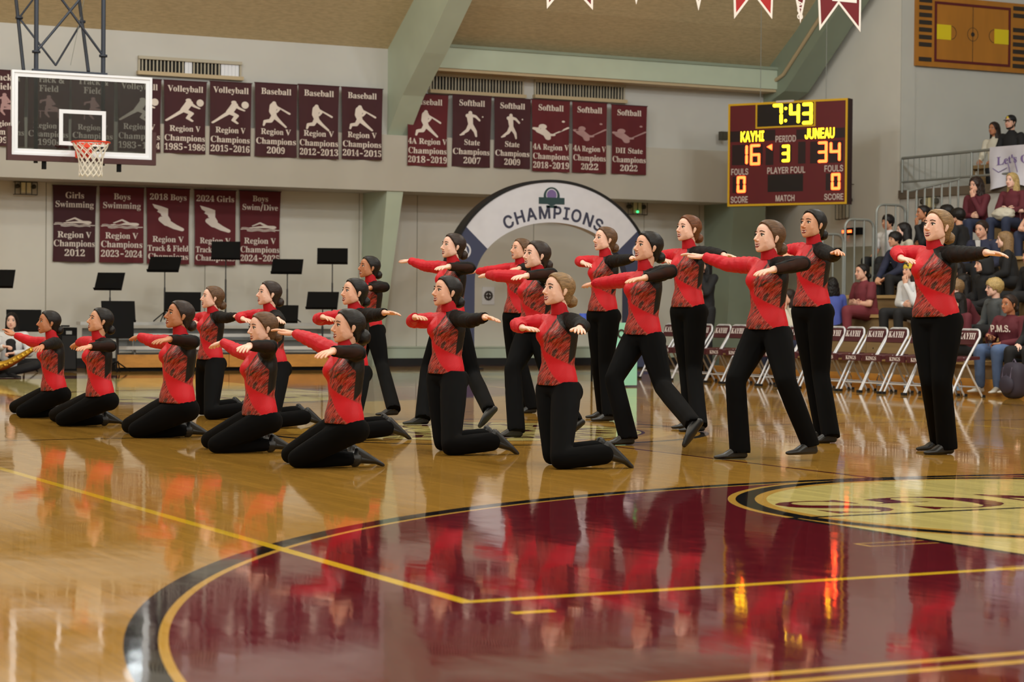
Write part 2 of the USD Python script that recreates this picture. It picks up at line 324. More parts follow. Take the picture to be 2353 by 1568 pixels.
# ================================================================ walls and roof
YU, YL, YB = 33.2, 34.1, 33.05      # upper wall, recessed lower wall, front of the bulkhead between them
w = setting('wall_end'); XR = 22.9
part(w, 'upper_wall', bx((-6, YU, 3.9), (XR, YU+.3, 6.2)), 'white_wall', False)
part(w, 'bulkhead', bx((-6, YB, 2.96), (XR, 34.4, 3.9)), 'beige_wall', False)
xs = [-6, 5.4, 9.04, 11.72, 14.5, 15.6, 17.9, 20.2, 21.4]
for a, b in zip(xs, xs[1:]): part(w, 'wall_panel', bx((a+.008, YL, .12), (b-.008, YL+.2, 2.97)), 'partition_wall', False)
part(w, 'wall_panel', bx((21.41, YL, .12), (XR, YL+.2, 2.97)), 'partition_wall', False)
part(w, 'panel_joint', bx((-6, YL+.012, .1), (XR, YL+.19, 2.96)), 'joint_line', False)
struct('baseboard_end', bx((-6, YL-.05, 0), (XR, YL+.1, .13)), 'black_base')
g = setting('trim_1'); part(g, 'wall_curb', bx((14.7, YL-.35, .12), (21.35, YL, .30)), 'sage_paint', False); part(g, 'curb_top', bx((14.7, YL-.37, .30), (21.35, YL, .32)), 'sage_paint', False); part(g, 'curb_base', bx((14.72, YL-.34, 0), (21.33, YL, .12)), 'black_base', False)
# column under the bulkhead (leg of the arch) and the next one
def prism(poly, x0, x1):
    """polygon in (y,z) extruded along x"""
    m = extr(Polygon(poly), x1-x0); v = m.vertices.copy(); m.vertices = np.c_[x0+v[:, 2], v[:, 0], v[:, 1]]; m.fix_normals(); return m
def hexa(b0, b1, z0, z1):
    v = [(b0[0], b0[2], z0), (b0[1], b0[2], z0), (b0[1], b0[3], z0), (b0[0], b0[3], z0), (b1[0], b1[2], z1), (b1[1], b1[2], z1), (b1[1], b1[3], z1), (b1[0], b1[3], z1)]
    return trimesh.convex.convex_hull(np.array(v))
struct('column_1', hexa((14.52, 14.66, 33.55, 34.1), (14.57, 14.87, 33.08, 34.1), 0, 2.97), 'sage_paint')
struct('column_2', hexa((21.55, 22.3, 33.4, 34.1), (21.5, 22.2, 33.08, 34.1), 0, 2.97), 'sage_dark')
CEIL = [(33.2, 5.36), (32.17, 6.05), (30.0, 7.75), (26.5, 10.6), (24.0, 11.3), (-6, 11.3), (-6, 11.5), (24.0, 11.5), (26.4, 10.8), (29.9, 7.95), (33.5, 5.5)]
c = setting('ceiling')
for a, b in ((-6, 14.64), (15.0, 22.2), (22.7, 26.0)): part(c, 'roof_bay', prism(CEIL, a, b), 'ceiling_fibre', False)
under = [(33.2, 3.905), (32.59, 4.53), (31.74, 5.15), (30.82, 5.89), (28.5, 7.7), (26.0, 9.55), (23.5, 10.3), (-6, 10.3)]
ar = [(33.2, 5.6), (32.17, 6.3), (30, 8.0), (26.5, 10.9), (24, 11.6), (-6, 11.6)]
struct('beam_1', prism(under+ar[::-1], 14.62, 15.02), 'sage_paint')
u2 = [(33.2, 3.905), (32.95, 4.85), (32.5, 5.0), (31.32, 5.95), (30.64, 6.5), (28.5, 8.1), (26.0, 9.8), (23.5, 10.5), (-6, 10.5)]
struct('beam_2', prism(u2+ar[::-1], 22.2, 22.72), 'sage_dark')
struct('trim_2', polytube([(22.17, y, z+.30) for y, z in u2[1:-1]], .035, 8), 'tan_trim', 30)
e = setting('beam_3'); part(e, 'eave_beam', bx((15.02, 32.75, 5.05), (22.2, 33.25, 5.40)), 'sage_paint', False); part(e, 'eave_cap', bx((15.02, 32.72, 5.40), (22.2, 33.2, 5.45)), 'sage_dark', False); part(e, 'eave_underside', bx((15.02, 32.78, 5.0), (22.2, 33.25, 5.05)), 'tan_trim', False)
w = setting('wall_right'); part(w, 'side_wall', bx((XR, 30.0, 0), (XR+.3, 34.4, 9.0)), 'side_white', False); part(w, 'olive_dado', bx((XR-.03, 30.0, 0), (XR, 34.1, 2.15)), 'olive_wall', False)
struct('wall_plaque', bx((XR+.3, 30.0, 0), (32, 30.3, 12)), 'grey_wall')
struct('trim_3', bx((XR, 29.98, 0), (XR+.3, 30.0, 9.)), 'grey_wall')
struct('wall_left', bx((-6.3, -6, 0), (-6, 34.4, 11.5)), 'beige_wall'); struct('wall_back', bx((-6, -6.3, 0), (32, -6, 11.5)), 'beige_wall'); struct('wall_far_right', bx((31.7, -6, 0), (32, 30, 11.5)), 'beige_wall')
struct('ceiling_side', bx((26.0, -6, 11.3), (32, 30.3, 11.5)), 'ceiling_fibre')
# vents in the upper wall
def vent(x0, x1, z0, z1, label, pale=()):
    t = thing('wall_vent', label, 'vent', ((x0+x1)/2, YU-.04, z0)); y = YU-.04
    part(t, 'frame', [bx((x0, y-.03, z1-.05), (x1, YU, z1)), bx((x0, y, z0+.05), (x0+.03, YU, z1-.05)), bx((x1-.03, y, z0+.05), (x1, YU, z1-.05))], 'louver_metal', False)
    part(t, 'sill', bx((x0-.02, y-.06, z0), (x1+.02, YU, z0+.06)), 'tan_trim', False)
    part(t, 'opening', bx((x0+.03, YU-.008, z0+.05), (x1-.03, YU-.002, z1-.05)), 'dark_gap', False)
    n = int((x1-x0)/.062)
    for i in range(n):
        x = x0+.04+(x1-x0-.08)*(i+.5)/n; f = (x-x0)/(x1-x0)
        wd = .019+.004*math.sin(i*1.9)
        if any(a < f < b for a, b in pale): part(t, 'slat', bx((x-.029, YU-.03, z0+.05), (x+.029, YU-.02, z1-.05)), 'board_white', False)
        else: part(t, 'slat', bx((x-wd/2, YU-.035, z0+.05), (x+wd/2, YU-.012, z1-.05)), 'louver_metal', False)
vv = lambda u, v: ony(u, v, YU)
a, b = vv(316, 172), vv(553, 146); vent(a[0], b[0], a[2], b[2]+.02, 'louvred wall vent with white strips above the volleyball banners', ((.43, .5), (.79, .97)))
a, b = vv(986, 214), vv(1202, 184); vent(a[0], b[0], a[2], b[2]+.02, 'louvred wall vent beside the green roof beam, above the softball banners')
a, b = vv(1226, 226), vv(1434, 198); vent(a[0], b[0], a[2], b[2]+.02, 'louvred wall vent above the right softball banners')
# ================================================================ banners
def limb(pts, w0, w1=None):
    w1 = w0 if w1 is None else w1; n = len(pts); out = []
    for i in range(n-1):
        a, b = w0+(w1-w0)*i/(n-1), w0+(w1-w0)*(i+1)/(n-1)
        out.append(unary_union([Point(pts[i]).buffer(a, 8), Point(pts[i+1]).buffer(b, 8)]).convex_hull)
    return unary_union(out)
def em_volley():
    return unary_union([limb([(.0, .03), (.26, .3), (.46, .5)], .035, .07), limb([(.46, .5), (.56, .72), (.6, .82)], .1, .1), Point(.58, .93).buffer(.075), limb([(.62, .8), (.74, .68), (.88, .6)], .06, .03),
                        limb([(.48, .48), (.66, .36), (.56, .16), (.68, .04)], .08, .035), affinity.scale(Point(.9, .84).buffer(.1), 1, 1.55)])
def em_batter():
    return unary_union([Point(.42, .92).buffer(.075), limb([(.4, .8), (.36, .62), (.42, .46)], .14, .1), limb([(.46, .84), (.6, .7), (.52, .6)], .05, .04), limb([(.5, .82), (.98, .55)], .022, .035),
                        limb([(.42, .46), (.3, .25), (.1, .22), (.06, .08)], .09, .035), limb([(.44, .42), (.62, .25), (.86, .04)], .085, .035)])
def em_soft():
    return unary_union([Point(.42, .93).buffer(.075), limb([(.4, .8), (.42, .6), (.44, .46)], .12, .09), limb([(.3, .82), (.42, .78)], .07, .07), limb([(.46, .84), (.64, .8), (.8, .66)], .06, .04), Point(.94, .8).buffer(.03),
                        limb([(.42, .46), (.3, .25), (.08, .1)], .09, .035), limb([(.46, .44), (.62, .22), (.66, .04)], .09, .04), limb([(.02, .06), (.16, .1)], .03, .03)])
def em_swing():
    return unary_union([Point(.26, .62).buffer(.12), limb([(.02, .52), (.2, .45)], .06, .1), limb([(.2, .45), (.38, .28), (.42, .1)], .15, .09), limb([(.4, .25), (.6, .26)], .07, .045), limb([(.55, .26), (1.0, .62)], .02, .035), Point(.86, .9).buffer(.045)])
def em_swim():
    wv = lambda y, w: LineString([(x, y+.025*math.sin(x*18)) for x in np.linspace(.0, 1., 30)]).buffer(w)
    return unary_union([limb([(.24, .3), (.48, .36), (.7, .38), (.84, .36)], .03, .09), limb([(.7, .38), (.5, .6), (.3, .42)], .05, .025), Point(.86, .36).buffer(.055), wv(.22, .025), wv(.14, .018).intersection(sbox(.15, 0, .9, 1)), wv(.3, .015).intersection(sbox(0, 0, .3, 1))])
def em_wing():
    return unary_union([limb([(.42, .34), (.7, .16), (.92, .06)], .12, .06), limb([(.3, .42), (.46, .3)], .1, .12), Polygon([(.36, .5), (.5, .55), (.5, .82), (.3, .9), (.02, .98), (.08, .84), (.2, .76), (.16, .7), (.28, .62), (.28, .56)]), limb([(.42, .5), (.52, .4)], .1, .06)])
def em_hurdle():
    return unary_union([Point(.5, .93).buffer(.07), limb([(.5, .8), (.5, .5)], .1, .09), limb([(.46, .8), (.24, .74), (.22, .66)], .045, .03), limb([(.56, .8), (.68, .62), (.5, .56)], .045, .03), limb([(.5, .48), (.74, .42), (.78, .36), (.5, .32)], .075, .04), limb([(.44, .48), (.4, .2), (.5, .05)], .06, .03), sbox(.16, .28, .86, .31), sbox(.2, .0, .23, .28), sbox(.8, 0, .83, .28)])
EM = dict(volley=em_volley, batter=em_batter, soft=em_soft, swing=em_swing, swim=em_swim, wing=em_wing, hurdle=em_hurdle)
def banner(px, plane, fabric, rows, em, label, group, faded=False, ph=0.):
    """px: left, right, top, bottom in the photograph on the wall plane y=plane; rows: (text, fraction from the top, cap height fraction)"""
    l, r, tp, bt = px; a, b = ony(l, (tp+bt)/2, plane), ony(r, (tp+bt)/2, plane); zt, zb = ony((l+r)/2, tp, plane)[2], ony((l+r)/2, bt, plane)[2]
    x0, x1, wd, ht = a[0], b[0], b[0]-a[0], zt-zb
    def wave(x, z): s = (zt-z)/ht; return .02*s*np.sin((x-x0)/wd*7+ph)+.012*s*np.sin((x-x0)/wd*13+ph*2+z*3)
    t = thing('championship_banner', label, 'banner', ((x0+x1)/2, plane, zb), group)
    nx, nz = 20, 20; X, Z = np.meshgrid(np.linspace(x0, x1, nx), np.linspace(zb, zt, nz)); Y = plane-.02+wave(X, Z); pinch = 1-.05*np.sin(np.clip((zt-Z)/ht, 0, 1)*math.pi*.8)*(.3+.7*abs(math.sin(ph+1))); X = (x0+x1)/2+(X-(x0+x1)/2)*pinch
    fr = np.c_[X.ravel(), Y.ravel(), Z.ravel()]; bk = fr+[0, .006, 0]; F = []
    for j in range(nz-1):
        for i in range(nx-1): k = j*nx+i; F += [[k, k+1, k+nx+1], [k, k+nx+1, k+nx]]
    F = np.array(F); n = nx*nz; E = []
    edge = [i for i in range(nx)]+[j*nx+nx-1 for j in range(1, nz)]+[n-1-i for i in range(1, nx)]+[j*nx for j in range(nz-2, 0, -1)]
    for p, q in zip(edge, edge[1:]+edge[:1]): E += [[p, p+n, q+n], [p, q+n, q]]
    m = trimesh.Trimesh(np.r_[fr, bk], np.r_[F, F[:, ::-1]+n, np.array(E)], process=False); part(t, 'cloth', m, fabric, 40)
    part(t, 'hanging_rod', tube((x0-.01, plane-.02, zt+.004), (x1+.01, plane-.02, zt+.004), .008, 8), 'banner_dark')
    def stick(shape, name, mt):
        s = shape.segmentize(.05) if hasattr(shape, 'segmentize') else shape
        mm = extr(s, .004); v = mm.vertices; x = x0+v[:, 0]; z = zb+v[:, 1]; mm.vertices = np.c_[x, plane-.0225+wave(x, z)-v[:, 2], z]; part(t, name, mm, mt, False)
    for txt, f, h in rows: stick(text_c(txt, h*ht, wd/2, ht*(1-f)-h*ht/2, True, maxw=wd*.93), 'lettering', 'print_white')
    if em:
        nm, f0, f1, fw = em; s = EM[nm](); s = affinity.scale(s, wd*fw, ht*(f1-f0), origin=(0, 0)); s = affinity.translate(s, wd*(.5-fw/2), ht*(1-f1)); stick(s, 'emblem', 'print_faded' if faded else 'print_white')
def rowsA(title, l2, year): return [(title, .105, .085), (l2, .655, .08), ('Champions', .785, .085), (year, .91, .088)]
TF = [('Track &', .09, .085), ('Field', .21, .085), ('Region V', .70, .075), ('Champions', .81, .08)]
G1 = 'maroon banners on the upper wall left of the green roof beam'
banner((-40, 58, 162, 336), 33.03, 'banner_dark', TF+[('1990s', .92, .08)], ('hurdle', .3, .6, .7), 'maroon track and field banner with grey hurdler cut by the left edge', G1, True, .3)
banner((62, 160, 167, 341), 33.03, 'banner_dark', TF+[('1990s', .92, .08)], ('hurdle', .3, .6, .7), 'maroon track and field banner seen through the left half of the backboard glass', G1, True, 1.3)
banner((163, 262, 172, 345), 33.03, 'banner_dark', TF+[('1990s', .92, .08)], ('hurdle', .3, .6, .7), 'maroon track and field banner seen behind the white target square', G1, True, 2.3)
for i, (px, ti, yr, em, lab) in enumerate([((268, 370, 181, 349), 'Volleyball', '1983-1984', ('volley', .26, .58, .86), 'maroon volleyball banner dated 1983-1984 half hidden by the backboard frame'),
        ((375, 474, 187, 353), 'Volleyball', '1985-1986', ('volley', .24, .56, .86), 'maroon volleyball banner dated 1985-1986 right of the backboard'),
        ((481, 577, 190, 357), 'Volleyball', '2015-2016', ('volley', .25, .57, .86), 'maroon volleyball banner dated 2015-2016'),
        ((584, 682, 193, 361), 'Baseball', '2009', ('batter', .24, .6, .66), 'maroon baseball banner dated 2009'),
        ((684, 778, 197, 365), 'Baseball', '2012-2013', ('batter', .26, .62, .66), 'maroon baseball banner dated 2012-2013'),
        ((783, 878, 203, 367), 'Baseball', '2014-2015', ('batter', .24, .6, .66), 'maroon baseball banner dated 2014-2015 beside the green beam')]):
    banner(px, 33.03, 'banner_dark', rowsA(ti, 'Region V', yr), em, lab, G1, False, i*.9)
G2 = 'maroon banners on the upper wall right of the green roof beam'
for i, (px, ti, l2, yr, em, fab, lab, fd) in enumerate([((934, 1029, 217, 382), 'Baseball', '4A Region V', '2018-2019', ('batter', .22, .6, .62), 'banner_red', 'red baseball banner dated 2018-2019 tucked behind the foot of the green beam', 0),
        ((1038, 1128, 220, 384), 'Softball', 'State', '2007', ('soft', .22, .58, .62), 'banner_dark', 'dark maroon softball state banner dated 2007, second right of the beam', 0), ((1134, 1218, 227, 387), 'Softball', 'State', '2009', ('soft', .22, .58, .62), 'banner_dark', 'dark maroon softball state banner dated 2009, third right of the beam', 0),
        ((1220, 1308, 231, 395), 'Softball', '4A Region V', '2018-2019', ('swing', .26, .56, .9), 'banner_red', 'red softball banner dated 2018-2019 with white swinging batter', 0),
        ((1313, 1393, 236, 398), 'Softball', '4A Region V', '2022', ('swing', .27, .55, .9), 'banner_red', 'red 4A Region softball banner dated 2022 with faded batter', 1),
        ((1403, 1485, 243, 401), 'Softball', 'DII State', '2022', ('swing', .27, .55, .9), 'banner_red', 'red DII State softball banner dated 2022, rightmost in its row', 1)]):
    banner(px, 33.03, fab, rowsA(ti, l2, yr), em, lab, G2, bool(fd), i*1.1+.4)
G3 = 'maroon banners on the recessed lower wall'
sw = lambda a, b, y, l2='Region V', l3='Champions': [(a, .12, .082), (b, .24, .082), (l2, .64, .082), (l3, .755, .085), (y, .88, .088)]
for i, (px, rows, em, fab, lab) in enumerate([((120, 221, 428, 602), sw('Girls', 'Swimming', '2012'), ('swim', .33, .56, .9), 'banner_dark', 'dark maroon girls swimming banner dated 2012'),
        ((228, 330, 431, 604), sw('Boys', 'Swimming', '2023-2024'), ('swim', .34, .57, .9), 'banner_red', 'red boys swimming banner dated 2023-2024'),
        ((335, 435, 434, 607), [('2018 Boys', .11, .08), ('Region V', .67, .078), ('Track & Field', .79, .078), ('Champions', .9, .08)], ('wing', .2, .56, .76), 'banner_red', 'red 2018 boys track banner with a winged shoe'),
        ((445, 541, 438, 610), [('2024 Girls', .11, .08), ('Region V', .67, .078), ('Track & Field', .79, .078), ('Champions', .9, .08)], ('wing', .2, .56, .76), 'banner_red', 'red 2024 girls track banner behind a music stand'),
        ((549, 644, 440, 607), [('Boys', .1, .08), ('Swim/Dive', .22, .08), ('Region V', .68, .082), ('Champions', .8, .085), ('2024-2025', .92, .086)], ('swim', .34, .58, .9), 'banner_red', 'red boys swim and dive banner dated 2024-2025')]):
    banner(px, 34.06, fab, rows, em, lab, G3, False, i*1.4+.7)
# ================================================================ basketball hoop
BY = HOOP_Y+.38; BZ0, BZ1, BX0, BX1 = 2.885, 3.955, CX-.915, CX+.915
t = thing('basketball_hoop', 'ceiling-hung basketball hoop with glass backboard and white net', 'basketball hoop', (CX, HOOP_Y, 2.6))
def frame(x0, x1, z0, z1, w, y0, y1): return [bx((x0, y0, z0), (x1, y1, z0+w)), bx((x0, y0, z1-w), (x1, y1, z1)), bx((x0, y0, z0+w), (x0+w, y1, z1-w)), bx((x1-w, y0, z0+w), (x1, y1, z1-w))]
bb = part(t, 'backboard', bx((BX0+.02, BY, BZ0+.02), (BX1-.02, BY+.012, BZ1-.02)), 'board_glass', False, 'clear glass board')
part(bb, 'board_frame', frame(BX0, BX1, BZ0, BZ1, .03, BY-.02, BY+.04), 'board_white', False, 'white metal frame')
part(bb, 'border_stripe', frame(BX0+.03, BX1-.03, BZ0+.03, BZ1-.03, .05, BY-.006, BY-.001), 'board_white', False)
part(bb, 'target_square', frame(CX-.305, CX+.305, 3.03, 3.487, .05, BY-.006, BY-.001), 'board_white', False, 'white target square')
part(t, 'bottom_pad', [bx((BX0-.055, BY-.03, BZ0-.07), (BX1+.055, BY+.05, BZ0+.0)), bx((BX0-.055, BY-.03, BZ0), (BX0-.002, BY+.05, BZ0+.36)), bx((BX1+.002, BY-.03, BZ0), (BX1+.055, BY+.05, BZ0+.36))], 'pad_maroon', False, 'maroon edge pad')
part(t, 'pad_bracket', [bx((CX+sx*.49-.025, BY, BZ0-.17), (CX+sx*.49+.025, BY+.05, BZ0-.07)) for sx in (-1, 1)], 'stand_black', False)
ang = np.linspace(0, 2*math.pi, 49)[:-1]
rm = part(t, 'rim', polytube(np.c_[CX+.238*np.cos(ang), HOOP_Y+.238*np.sin(ang), np.full(48, 3.05)], .011, 10, True), 'rim_orange', True, 'orange rim')
part(rm, 'rim_bracket', [bx((CX-.08, HOOP_Y+.22, 2.93), (CX+.08, BY-.02, 3.04)), bx((CX-.1, BY-.035, 2.87), (CX+.1, BY-.02, 3.06)), bx((CX-.06, HOOP_Y+.2, 3.0), (CX+.06, HOOP_Y+.25, 3.06))], 'rim_orange', False)
net = []
lev = np.array([3.045, 2.99, 2.94, 2.885, 2.83, 2.775, 2.72, 2.665, 2.62]); rad = np.interp(lev, [2.62, 2.75, 2.9, 3.045], [.145, .14, .165, .23])
for k in range(12):
    for s in (-1, 1):
        p = [(CX+r*math.cos(a), HOOP_Y+r*math.sin(a), z) for z, r, a in zip(lev, rad, [2*math.pi*(k+(0 if j % 2 == 0 else s*.5))/12 for j in range(len(lev))])]
        net.append(polytube(p, .007, 5))
part(t, 'net', net, 'net_white', True, 'white woven cord net')
fy = 27.17; tubes = []; fl_, bk_ = [], []
def P(u, v, y): return ony(u, v, y)
pl, pr = P(83, 158, fy), P(237, 166, fy)
for p_, nm in ((pl, 0), (pr, 0)): part(t, 'mast_pole', tube((p_[0], fy, 3.93), (p_[0], fy, 10.6), .030, 12), 'blue_steel', True)
part(t, 'mast_bar', [bx((pl[0]-.05, fy-.03, 3.95), (pr[0]+.05, fy+.03, 4.0)), tube((pl[0], fy, 2.8), (pl[0], fy, 3.95), .028), tube((pr[0], fy, 2.8), (pr[0], fy, 3.95), .028)], 'blue_steel', False)
zc = P(159, 25, fy)[2]; zl = P(83, 119, fy)[2]; zr = zl; cxm = (pl[0]+pr[0])/2; dz = zc-zl
for k in range(5):
    z0 = zl+k*2*dz
    for a_, b_ in ((pl[0], pr[0]), (pr[0], pl[0])): part(t, 'cross_brace', tube((a_, fy, z0), (b_, fy, z0+2*dz), .017, 8), 'blue_steel', True)
for p_ in (pl, pr): part(t, 'clamp', [trimesh.creation.cylinder(.055, .03, sections=12).apply_translation((p_[0], fy, zl+2*dz*k)) for k in range(4)], 'blue_steel', True)
rl0, rl1, rr0, rr1 = P(54, 161, 27.3), P(37, 0, 28.0), P(203, 164, 27.3), P(182, 0, 28.0)
ext = lambda a, b, k: a+(b-a)*k
for a_, b_ in ((rl0, rl1), (rr0, rr1)): part(t, 'rear_strut', tube(a_, ext(a_, b_, 6.5), .024, 10), 'blue_steel', True)
nd = P(128, 150, 27.3); ql, qr = P(44, 41, 27.8), P(188, 50, 27.8)
for a_, b_ in ((nd, ql), (nd, qr)): part(t, 'rear_brace', tube(a_, b_, .014, 8), 'blue_steel', True)
part(t, 'rear_brace', tube(ql, P(75, 0, 28.0), .014, 8), 'blue_steel', True)
for p_ in (ql, qr): part(t, 'clamp', trimesh.creation.cylinder(.05, .03, sections=12).apply_translation(p_), 'blue_steel', True)
part(t, 'hoist_cable', tube(P(162, 150, 27.3), P(193, 0, 28.0), .004, 6), 'rail_grey', True)
# ================================================================ scoreboard
DL, DR_ = 37.0, 35.75
bl, br_, tl = ondepth(1672, 475, DL), ondepth(1946, 465, DR_), ondepth(1672, 240, DL)
xd = br_-bl; xd[2] = 0; SW = np.linalg.norm(xd); xd /= SW; SH = tl[2]-bl[2]; nrm = np.cross(xd, [0, 0, 1]); so = bl.copy()
sb = thing('scoreboard', 'maroon and yellow electronic scoreboard showing 7:43 and 16 to 34', 'scoreboard', so+xd*SW/2)
def sf(X, Y):
    f = (X-155)/1415.; top = 205-87*f; bot = 1440-40*f; return f*SW, (1-(Y-top)/(bot-top))*SH
def sput(shape, depth, name, m, off=0., label=None): part(sb, name, upright(extr(shape, depth), so+nrm*off, xd), m, False, label)
def srect(X0, Y0, X1, Y1): xm = (X0+X1)/2; return sbox(sf(X0, Y0)[0], sf(xm, Y1)[1], sf(X1, Y0)[0], sf(xm, Y0)[1])
part(sb, 'cabinet', upright(extr(sbox(0, 0, SW, SH), .19), so-nrm*.19, xd), 'score_side', False)
sput(sbox(.015, .015, SW-.015, SH-.015), .004, 'face_panel', 'score_body')
sput(sbox(0, 0, SW, SH).difference(sbox(.035, .035, SW-.035, SH-.035)), .012, 'yellow_border', 'score_yellow')
cl = srect(490, 170, 1200, 480); sput(cl.difference(cl.buffer(-.028, join_style=2)), .012, 'clock_border', 'score_yellow', .004)
sput(cl.buffer(-.028, join_style=2), .003, 'clock_window', 'score_panel', .004)
for i, r in enumerate([(180, 520, 725, 650), (975, 490, 1540, 610), (205, 690, 575, 935), (1140, 640, 1520, 905), (612, 700, 705, 935), (998, 650, 1085, 915), (640, 1045, 1060, 1255), (215, 1075, 385, 1275), (1325, 1030, 1500, 1235), (780, 690, 920, 900)]): sput(srect(*r), .002, 'display_window', 'score_dark' if i != 6 else 'score_panel', .004)
SEG = {'0': 'abcdef', '1': 'bc', '3': 'abcdg', '4': 'bcfg', '6': 'acdefg', '7': 'abc'}
def digit(ch, X0, Y0, X1, Y1, th):
    x0, y1 = sf((X0+X1)/2, Y0); y1 = sf((X0+X1)/2, Y0)[1]; y0 = sf((X0+X1)/2, Y1)[1]; x0 = sf(X0, Y0)[0]; x1 = sf(X1, Y0)[0]; ym = (y0+y1)/2; r = th/2; g_ = th*.55
    S = {'a': [(x0+r, y1-r), (x1-r, y1-r)], 'd': [(x0+r, y0+r), (x1-r, y0+r)], 'g': [(x0+r, ym), (x1-r, ym)], 'b': [(x1-r, y1-r-.01), (x1-r, ym+g_)], 'c': [(x1-r, ym-g_), (x1-r, y0+r)], 'f': [(x0+r, y1-r), (x0+r, ym+g_)], 'e': [(x0+r, ym-g_), (x0+r, y0+r)]}
    if ch == '1': S = {'b': [((x0+x1)/2, y1-r), ((x0+x1)/2, ym+g_)], 'c': [((x0+x1)/2, ym-g_), ((x0+x1)/2, y0+r)]}
    return unary_union([LineString(S[k]).buffer(r, 6) for k in SEG[ch]])
for ch, X0, Y0, X1, Y1 in (('7', 695, 195, 812, 440), ('4', 890, 190, 1015, 428), ('3', 1045, 178, 1165, 440)): sput(digit(ch, X0, Y0, X1, Y1, .055), .003, 'clock_digit', 'led_yellow', .008)
sput(unary_union([Point(sf(848, 250)).buffer(.024), Point(sf(848, 397)).buffer(.024)]), .003, 'clock_colon', 'led_yellow', .008)
for ch, X0, Y0, X1, Y1 in (('1', 352, 700, 415, 925), ('6', 425, 685, 548, 938), ('3', 1232, 645, 1342, 902), ('4', 1368, 652, 1495, 880), ('0', 268, 1072, 375, 1272), ('0', 1388, 1028, 1495, 1230)): sput(digit(ch, X0, Y0, X1, Y1, .046), .003, 'score_digit', 'led_red', .008)
sput(digit('3', 808, 690, 900, 897, .046), .003, 'period_digit', 'led_yellow', .008)
sput(Polygon([sf(625, 715), sf(690, 682), sf(690, 755)]), .003, 'possession_arrow', 'led_red', .008)
def stext(txt, X0, Y0, X1, Y1, m, nm, b=False):
    s, _ = text_shape(txt, 1., False, b); B = s.bounds; x0, x1 = sf(X0, Y0)[0], sf(X1, Y0)[0]; y0, y1 = sf((X0+X1)/2, Y1)[1], sf((X0+X1)/2, Y0)[1]
    s = affinity.translate(s, -B[0], -B[1]); s = affinity.scale(s, (x1-x0)/(B[2]-B[0]), (y1-y0)/(B[3]-B[1]), origin=(0, 0)); sput(affinity.translate(s, x0, y0), .003, nm, m, .007)
stext('KAYHI', 310, 528, 590, 655, 'led_yellow', 'team_name', True); stext('JUNEAU', 1078, 484, 1420, 610, 'led_yellow', 'team_name', True)
for txt, *r in (('PERIOD', 730, 575, 972, 655), ('FOULS', 198, 980, 405, 1058), ('PLAYER FOUL', 635, 955, 1085, 1035), ('FOULS', 1310, 930, 1525, 1010), ('SCORE', 195, 1315, 402, 1395), ('MATCH', 738, 1295, 962, 1372), ('SCORE', 1310, 1275, 1530, 1352)): stext(txt, *r, 'score_print', 'printed_word', True)
sput(srect(735, 152, 945, 176), .016, 'maker_plate', 'score_print', .004)
for f in (.25, .8): part(sb, 'hanging_cable', tube(so+xd*SW*f+[0, 0, SH]-nrm*.1, so+xd*SW*f+[0, 0, 9.5]-nrm*.1, .006, 6), 'rail_grey')
# ================================================================ champions arch
AYP = 31.2
ac = ony(1264, 650, AYP); ax = lambda u: ony(u, 600, AYP)[0]-ac[0]
rxo = (ax(1496)-ax(1032))/2; ryo = ony(1264, 420, AYP)[2]-ac[2]; rxi = (ax(1440)-ax(1088))/2; ryi = ony(1264, 512, AYP)[2]-ac[2]
t = thing('champions_arch', 'white and navy fabric archway lettered CHAMPIONS', 'archway', (ac[0], AYP, 0))
def arc(rx, ry, n=64, a0=0, a1=math.pi): return [(rx*math.cos(a), ac[2]+ry*math.sin(a)) for a in np.linspace(a0, a1, n)]
outer = Polygon([(rxo, .03)]+arc(rxo, ryo)+[(-rxo, .03)]); inner = Polygon([(rxi, 0)]+arc(rxi, ryi)+[(-rxi, 0)])
bodyA = outer.difference(inner); big = outer.buffer(.045).intersection(sbox(-9, .03, 9, 9)); zcut = ac[2]+ryo*.40
wht = bodyA.intersection(Polygon([(-5, ac[2]+3.945), (5, ac[2]+3.945), (0, ac[2]-.555)]))
up3 = lambda s, d, y: upright(extr(s, d), (ac[0], y, 0), (1, 0, 0))
part(t, 'fabric', up3(wht, .20, AYP+.1), 'arch_white', False); part(t, 'navy_leg', up3(bodyA.difference(wht).intersection(sbox(-9, 0, 0, 9)), .20, AYP+.1), 'arch_navy', False); part(t, 'navy_leg', up3(bodyA.difference(wht).intersection(sbox(0, 0, 9, 9)), .20, AYP+.1), 'arch_navy', False)
part(t, 'edge_tube', up3(big.difference(outer), .23, AYP+.115), 'arch_black', False, 'black edge tube')
def arctext(txt, h, rx, ry, a0, a1):
    out = []; full = [text_shape(c_, h, False, True) for c_ in txt]; wsum = sum(w_ for _, w_ in full); acc = 0
    for (s, w_), c_ in zip(full, txt):
        a = a0+(a1-a0)*(acc+w_/2)/wsum; acc += w_; B = s.bounds
        s = affinity.translate(s, -(B[0]+B[2])/2, 0); tx, ty = -rx*math.sin(a), ry*math.cos(a); s = affinity.rotate(s, math.degrees(math.atan2(-ty, -tx)), origin=(0, 0)); out.append(affinity.translate(s, rx*math.cos(a), ac[2]+ry*math.sin(a)))
    return unary_union(out)
part(t, 'champions_lettering', up3(arctext('CHAMPIONS', .19, 1.47, 1.06, math.radians(127), math.radians(53)).buffer(.002), .004, AYP-.101), 'arch_ink', False, 'navy CHAMPIONS lettering')
lg = ony(1261, 452, AYP); lx, lz = lg[0]-ac[0], lg[2]
